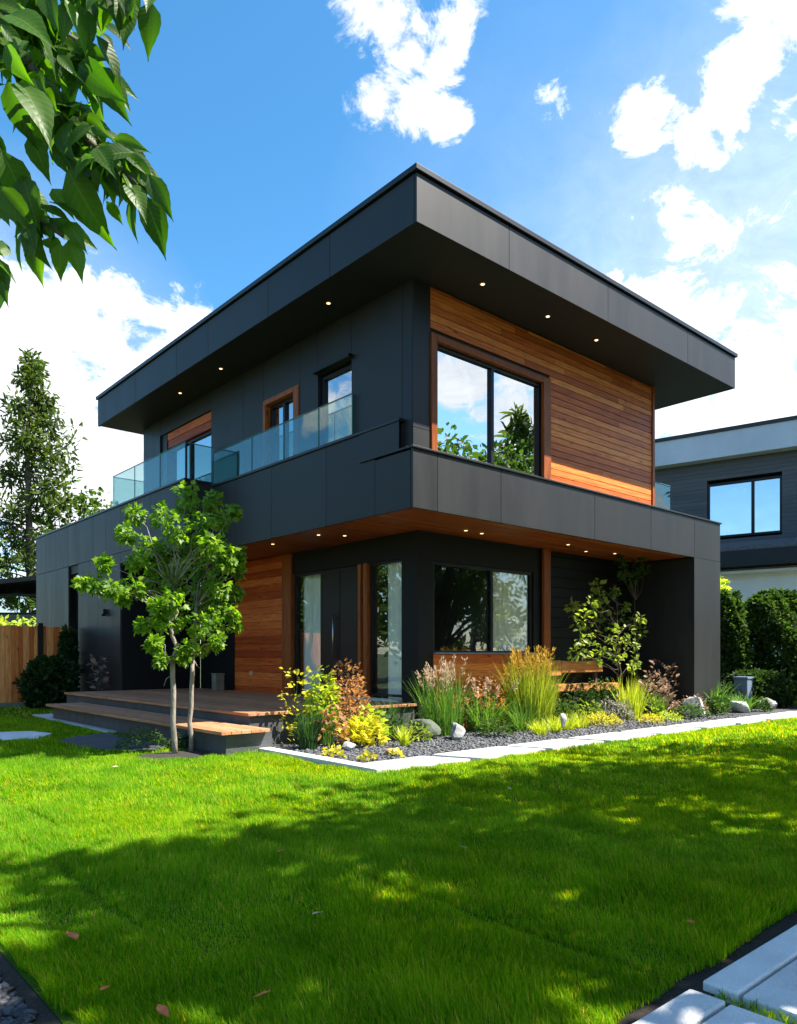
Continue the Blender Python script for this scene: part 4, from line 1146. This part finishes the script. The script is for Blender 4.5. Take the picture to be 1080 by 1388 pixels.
grass_clump('strappy_plant', (10.4, -.25, 0), .5, 1.3, 140, 'bl_green', 'arching strappy plant between the two pale boulders', w=.02, lean=.5, bend=.9, cat_='plant', foot=.2)
leaf_plant('green_ball', (12.6, -.85, 0), .38, .26, 700, .05, 'lf_small', 'small round bright green shrub at the right edge of the bed', T_OVAL, 'shrub', .5, 4)
leaf_plant('leafy_plant', (12.15, .2, 0), .78, .17, 70, .16, 'bl_green', 'upright broad leaved plant beside the grey post', T_OVAL, 'plant', .9, 6)
fe = leaf_plant('fern', (12.9, -.35, 0), .95, .5, 300, .16, 'lf_hedge', 'blue green fern fronds before the hedge', T_NEEDLE, 'plant', .2, 10)
leaf_plant('dark_shrub', (8.95, .55, 0), .6, .4, 700, .08, 'lf_dark', 'dark low shrub at the foot of the end wall', T_OVAL, 'shrub', .3, 6)
leaf_plant('dark_shrub', (11.3, .75, 0), .7, .6, 900, .08, 'lf_dark', 'dark shrub right of the end wall', T_OVAL, 'shrub', .3, 6)
leaf_plant('low_plant', (1.9, .1, 0), .3, .3, 300, .07, 'lf_hedge', 'low green plant right of the pale grey boulder', T_OVAL, 'plant', .5, 6)
leaf_plant('rust_plant', (2.75, .95, 0), 1.0, .25, 120, .09, 'lf_rust', 'bronze leaved plant between the feather grass and the golden grass', T_OVAL, 'plant', .6, 8, 'col')
leaf_plant('purple_shrub', (8.1, .5, 0), 1.2, .3, 160, .11, 'lf_purple', 'tall thin purple brown plant before the dark recess', T_OVAL, 'shrub', .9, 12, 'col')
leaf_plant('lime_plant', (6.9, .15, 0), .5, .3, 220, .09, 'lf_small', 'yellow green leafy plant right of the lime grass', T_OVAL, 'plant', .6, 6)
leaf_plant('low_plant', (4.9, .35, 0), .45, .35, 420, .07, 'lf_small', 'light green leafy plant below the middle of the bench', T_OVAL, 'plant', .5, 6)
leaf_plant('dark_shrub', (2.1, 1.15, 0), .75, .45, 600, .09, 'lf_dark', 'dark shrub behind the feather grass', T_OVAL, 'shrub', .4, 8)
leaf_plant('leafy_plant', (9.0, -.25, 0), .42, .3, 300, .09, 'lf_hedge', 'green leafy plant right of the large pale boulder', T_OVAL, 'plant', .6, 6)
leaf_plant('leafy_plant', (10.8, -.45, 0), .32, .26, 240, .09, 'lf_hedge', 'green leafy plant left of the bluish boulder', T_OVAL, 'plant', .6, 6)
leaf_plant('dark_shrub', (6.1, .85, 0), .8, .42, 800, .085, 'lf_hedge', 'mid green shrub below the right end of the bench', T_OVAL, 'shrub', .3, 8)
leaf_plant('low_plant', (4.35, .55, 0), .5, .36, 600, .08, 'lf_hedge', 'low mid green plant right of the golden grass', T_OVAL, 'plant', .4, 6)
grass_clump('arching_grass', (2.95, .35, 0), .75, 1.6, 170, 'bl_green', 'thin arching green grass left of the golden grass', None, 0, .006, .5, .9, foot=.14)
grass_clump('arching_grass', (.55, 1.1, 0), .75, 1.4, 120, 'bl_green', 'thin arching green grass behind the mossy boulder', None, 0, .007, .5, .9, foot=.12)
leaf_plant('low_plant', (.45, .45, 0), .28, .24, 260, .07, 'lf_small', 'pale green low plant left of the mossy boulder', T_OVAL, 'plant', .5, 5)
leaf_plant('grey_shrub', (8.75, .1, 0), .5, .3, 420, .06, 'lf_grey', 'silvery plant right behind the large pale boulder', T_NEEDLE, 'shrub', .6, 8)
# round the tree and the steps
leaf_plant('green_shrub', (-3.2, 2.2, 0), .32, .34, 900, .05, 'lf_hedge', 'low rounded green shrub left of the young tree trunks', T_NEEDLE, 'shrub', .5, 4)
leaf_plant('small_plant', (-2.72, 1.95, 0), .22, .16, 160, .06, 'lf_dark', 'small dark plant between the two tree trunks', T_OVAL, 'plant', .5, 3)
leaf_plant('small_plant', (-2.32, 1.2, 0), .2, .2, 220, .06, 'lf_small', 'small green plant beside the kerb end', T_OVAL, 'plant', .5, 3)
leaf_plant('dry_plant', (-.95, 10.3, .5), .8, .16, 60, .16, 'lf_purple', 'withered tan plant at the far left end of the deck', T_OVAL, 'plant', .2, 8, 'col')

# rocks and stones
tag(rock('boulder', (.75, .62, 0), .34, 'darkrock', 1, (1.1, .8, .75)), 'dark mossy boulder left of the feather grass', 'rock')
tag(rock('boulder', (1.2, .25, 0), .27, 'rock', 2, (1.1, .7, .75), .5), 'pale grey boulder in front of the feather grass', 'rock')
tag(rock('boulder', (8.25, -.15, 0), .42, 'whiterock', 3, (1.1, .8, .8), .3), 'large pale grey boulder at the path edge in front of the end wall', 'rock')
tag(rock('boulder', (10.1, -.35, 0), .3, 'whiterock', 4, (1.1, .8, .8), 1), 'smaller pale grey boulder beside the arching strappy plant', 'rock')
tag(rock('boulder', (11.3, .25, 0), .24, 'orangerock', 5, (1, .6, .75), .3), 'orange brown rock left of the blue grey ones', 'rock')
tag(rock('boulder', (11.75, -.25, 0), .32, 'rock', 6, (1.2, .8, .7), 1.3), 'bluish grey boulder at the foot of the grey post', 'rock')
tag(rock('stone', (-1.0, .25, 0), .13, 'whiterock', 7), 'small round pale stone on the dark gravel', 'stone')
tag(rock('stone', (3.1, -.42, .12), .2, 'whiterock', 8, (.35, .3, 1.0)), 'upright pale stone among the low lime grass', 'stone')
tag(rock('stone', (-.85, -.5, 0), .09, 'orangerock', 9), 'small tan stone by the path corner', 'stone')

# grey bollard
bo = tag(empty('bollard', (11.75, .32, 0)), 'blue grey square bollard post before the hedge', 'bollard')
box('post', 'bluegrey', bo, -.17, .17, -.17, .17, 0, .74, bevel=.01)
box('cap', 'bluegrey', bo, -.19, .19, -.19, .19, .742, .80, bevel=.01)
# planter box and chair
pb = tag(empty('planter_box', (1.1, 8.1, .5)), 'small grey green box standing at the left end of the cedar cladding', 'box')
box('body', 'mossy', pb, -.11, .11, -.11, .11, 0, .38, bevel=.01); box('rim', 'mossy', pb, -.122, .122, -.122, .122, .382, .42, bevel=.008)
ch = tag(empty('garden_chair', (-3.35, 11.8, 0), R(20)), 'white framed garden chair cut by the left edge before the fence', 'chair')
for sx in (-.25, .25):
    MB().tube([(sx, -.25, 0), (sx, -.22, .42)], .015, 6).build('leg', 'white_metal', ch)
    MB().tube([(sx, .25, 0), (sx, .22, .42), (sx, .30, .85)], .015, 6).build('leg', 'white_metal', ch)
box('seat', 'bluegrey', ch, -.25, .25, -.24, .24, .42, .45); box('backrest', 'white_metal', ch, -.25, .25, .25, .28, .55, .85)

# bench: two sawn beams as back, thick seat
be = tag(empty('timber_bench', (5.4, 1.12, 0)), 'long rustic orange timber bench behind the planting', 'bench')
mb = MB(); mb.box(-1.55, -.02, .16, .23, .92, 1.24); mb.build('backrest', 'bench', be, .012)
mb = MB(); mb.box(.0, 1.5, .16, .23, .98, 1.23); mb.build('backrest', 'bench', be, .012)
mb = MB(); mb.box(-1.6, 0, -.28, .14, .62, .76); mb.build('seat', 'bench', be, .015)
mb = MB(); mb.box(.02, 1.5, -.26, .14, .60, .75); mb.build('seat', 'bench', be, .015)
for sx in (-1.4, -.05, 1.35):
    box('leg', 'darkconc', be, sx-.06, sx+.06, -.2, .12, 0, .59)
    box('back_post', 'darkbark', be, sx-.045, sx+.045, .235, .30, 0, 1.2)

# ------------------------------------------------------------------ gravel, grass, fallen leaves
def gravel(name, n, region, size, m):
    x0, x1, y0, y1 = region
    bm = bmesh.new(); bmesh.ops.create_icosphere(bm, subdivisions=1, radius=1)
    tv = np.array([v.co[:] for v in bm.verts]); tf = np.array([[v.index for v in f_.verts] for f_ in bm.faces]); bm.free()
    q = np.random.default_rng(17)
    X = q.uniform(x0, x1, n); Y_ = q.uniform(y0, y1, n)
    sc = size*q.uniform(.5, 1.4, n)
    a = q.uniform(0, 6.28, n); ca, sa = np.cos(a), np.sin(a)
    sq = np.stack([q.uniform(.7, 1.5, n), q.uniform(.5, 1, n), q.uniform(.35, .8, n)], 1)
    L = tv[None]*(1+q.normal(0, .14, (n, len(tv), 1)))*sq[:, None]*sc[:, None, None]
    V = np.stack([L[..., 0]*ca[:, None]-L[..., 1]*sa[:, None]+X[:, None], L[..., 0]*sa[:, None]+L[..., 1]*ca[:, None]+Y_[:, None], L[..., 2]+(sc*.25)[:, None]], 2)
    F = tf[None]+(np.arange(n)*len(tv))[:, None, None]
    o = np_obj(name, V.reshape(-1, 3), F.reshape(-1, 3), m); return o
tag(gravel('bed_gravel', 9000, (-1.84, 9.5, -.98, 1.3), .026, 'gravel'), 'dark slate gravel covering the planted bed', 'gravel', None, 'stuff')
tag(gravel('strip_gravel', 8000, (-7.9, -6.63, -6.4, -3.6), .024, 'gravel_dark'), 'dark gravel strip at the left edge of the lawn', 'gravel', None, 'stuff')

def in_poly(x, y, poly):
    c = np.zeros(len(x), bool); n = len(poly)
    for i in range(n):
        xi, yi = poly[i]; xj, yj = poly[i-1]
        c ^= ((yi > y) != (yj > y)) & (x < (xj-xi)*(y-yi)/(yj-yi+1e-12)+xi)
    return c
LAWN = [(-6.53, -6.58), (30, -6.58), (30, -2.2), (12, -1.85), (5, -1.665), (-2.08, -1.665), (-2.08, 1.02), (-2.7, .85), (-2.74, 8.4), (-1.3, 9.9), (-1.3, 12.7), (-14, 13), (-14, 4), (-6.55, 4)]
def lawn_pts(n, d0, d1):
    q = np.random.default_rng(int(d0*10)+5)
    d = np.sqrt(q.uniform(d0*d0, d1*d1, n)); l = q.uniform(-.66, .66, n)*d
    x = EYE.x+FW.x*d+RT.x*l; y = EYE.y+FW.y*d+RT.y*l
    edge = .03*wob(x, y, 5, 9)
    ok = in_poly(x+edge, y+edge, LAWN)
    for pg in (dk, st, [(-2.62, 9.6), (-2.02, 9.6), (-2.02, 4.9), (-2.75, 4.8)]): ok &= ~in_poly(x, y, pg)
    ok &= ((x+3.0)/.6)**2+((y-1.35)/.4)**2 > 1
    return x[ok], y[ok]
parts = []
for d0, d1, n, w_, hh in [(2.3, 3.7, 130000, .0022, .056), (3.7, 6.5, 240000, .0028, .052), (6.5, 10, 190000, .0042, .048), (10, 16, 140000, .0075, .046), (16, 34, 70000, .014, .048)]:
    x, y = lawn_pts(n, d0, d1); n = len(x)
    nz = wob(x, y, 3, 3.2); nz2 = wob(x, y, 4, 9)
    h = hh*(1.06+.46*nz+.40*nz2)*rng.uniform(.55, 1.25, n)
    for ax, c, a0, a1 in ((0, -5.62, -2.2, 1.5), (0, -5.95, -4.6, -1.2), (0, -4.6, -6.5, -2.4), (1, -3.15, -4.2, 2.5), (1, -4.4, -3.2, 4), (1, -2.55, 1, 9)):
        u, v_ = (x, y) if ax == 0 else (y, x)
        dd = np.abs(u+.03*wob(v_, v_*0, 9, 3)-c)
        h = np.where((dd < .035) & (v_ > a0) & (v_ < a1), h*.42, h)
    h = np.maximum(h, .016)
    la = 2.2+1.6*wob(x, y, 6, 2.4)+rng.normal(0, .9, n); lm_ = np.abs(rng.normal(.38, .22, n))
    base = np.stack([x, y, np.zeros(n)], 1)
    parts.append(blades_np(base, h, np.stack([np.cos(la)*lm_, np.sin(la)*lm_], 1), w_*rng.uniform(.7, 1.2, n), .55, 2))
# grass growing in the joints of the near pavers
x = rng.uniform(-4.61, -4.53, 700); y = rng.uniform(-8.0, -6.74, 700)
parts.append(blades_np(np.stack([x, y, np.zeros(700)], 1), rng.uniform(.02, .05, 700), rng.normal(0, .4, (700, 2)), np.full(700, .003), .6, 2))
# grass joints in the front path
xj = []; yj = []
for k, xx in enumerate(np.arange(-.6, 12, 1.5)):
    xj.append(xx+rng.normal(0, .07, 160)); yj.append(rng.uniform(-1.63, -1.05, 160))
x = np.concatenate(xj); y = np.concatenate(yj)
V, F = cat(parts)
tag(np_obj('grass', V, F, 'grass'), 'bright green lawn grass in front of the house', 'grass', None, 'stuff')

# fallen leaves on the lawn
fl = [(-6.3, -4.56, 1.5, 'leaf_fallen', 'largest red and tan fallen leaf, near the left gravel strip'), (-5.28, -5.06, 1.0, 'leaf_pale', 'pale pinkish fallen leaf in the shaded middle of the lawn'),
      (-4.78, -3.93, .8, 'leaf_fallen', 'small red fallen leaf at the edge of the sunlit band'), (-1.87, -3.42, 1.0, 'leaf_pale', 'pale fallen leaf in the shade below the front path'),
      (-5.95, -5.65, .8, 'leaf_fallen', 'orange fallen leaf at the bottom of the lawn'), (-6.29, -5.53, 1.0, 'leaf_fallen', 'orange red fallen leaf at the very bottom by the gravel'),
      (-6.38, -5.2, .6, 'leaf_fallen', 'small brown orange fallen leaf beside the gravel edge'), (-3.81, -4.66, .6, 'leaf_pale', 'small pale fallen leaf right of the lawn centre'),
      (-4.0, -6.35, .8, 'leaf_fallen', 'brown fallen leaf close to the near pavers'), (-4.2, .5, .8, 'leaf_pale', 'small pale fallen leaf on the far left part of the lawn')]
for i, (x, y, s_, m, lab) in enumerate(fl):
    v = []; f_ = []
    pr = [0, .3, .42, .36, .2, 0]
    for k, w_ in enumerate(pr):
        t_ = k/5-.5; v += [(-w_*.5, t_, .18*abs(w_)+.08*t_*t_), (0, t_, .05+.1*t_*t_), (w_*.5, t_, .22*abs(w_))]
    for k in range(5):
        for c in (0, 1): a = k*3+c; f_.append((a, a+1, a+4, a+3))
    me = bpy.data.meshes.new('fallen_leaf'); me.from_pydata([(a*.085*s_, b*.085*s_, c*.085*s_) for a, b, c in v], [], f_); me.update()
    o = link('fallen_leaf', me, m); o.location = (x, y, .062); o.rotation_euler = (.2*math.sin(i), .2, i*1.9)
    tag(o, lab, 'leaf', 'fallen leaves on the lawn')
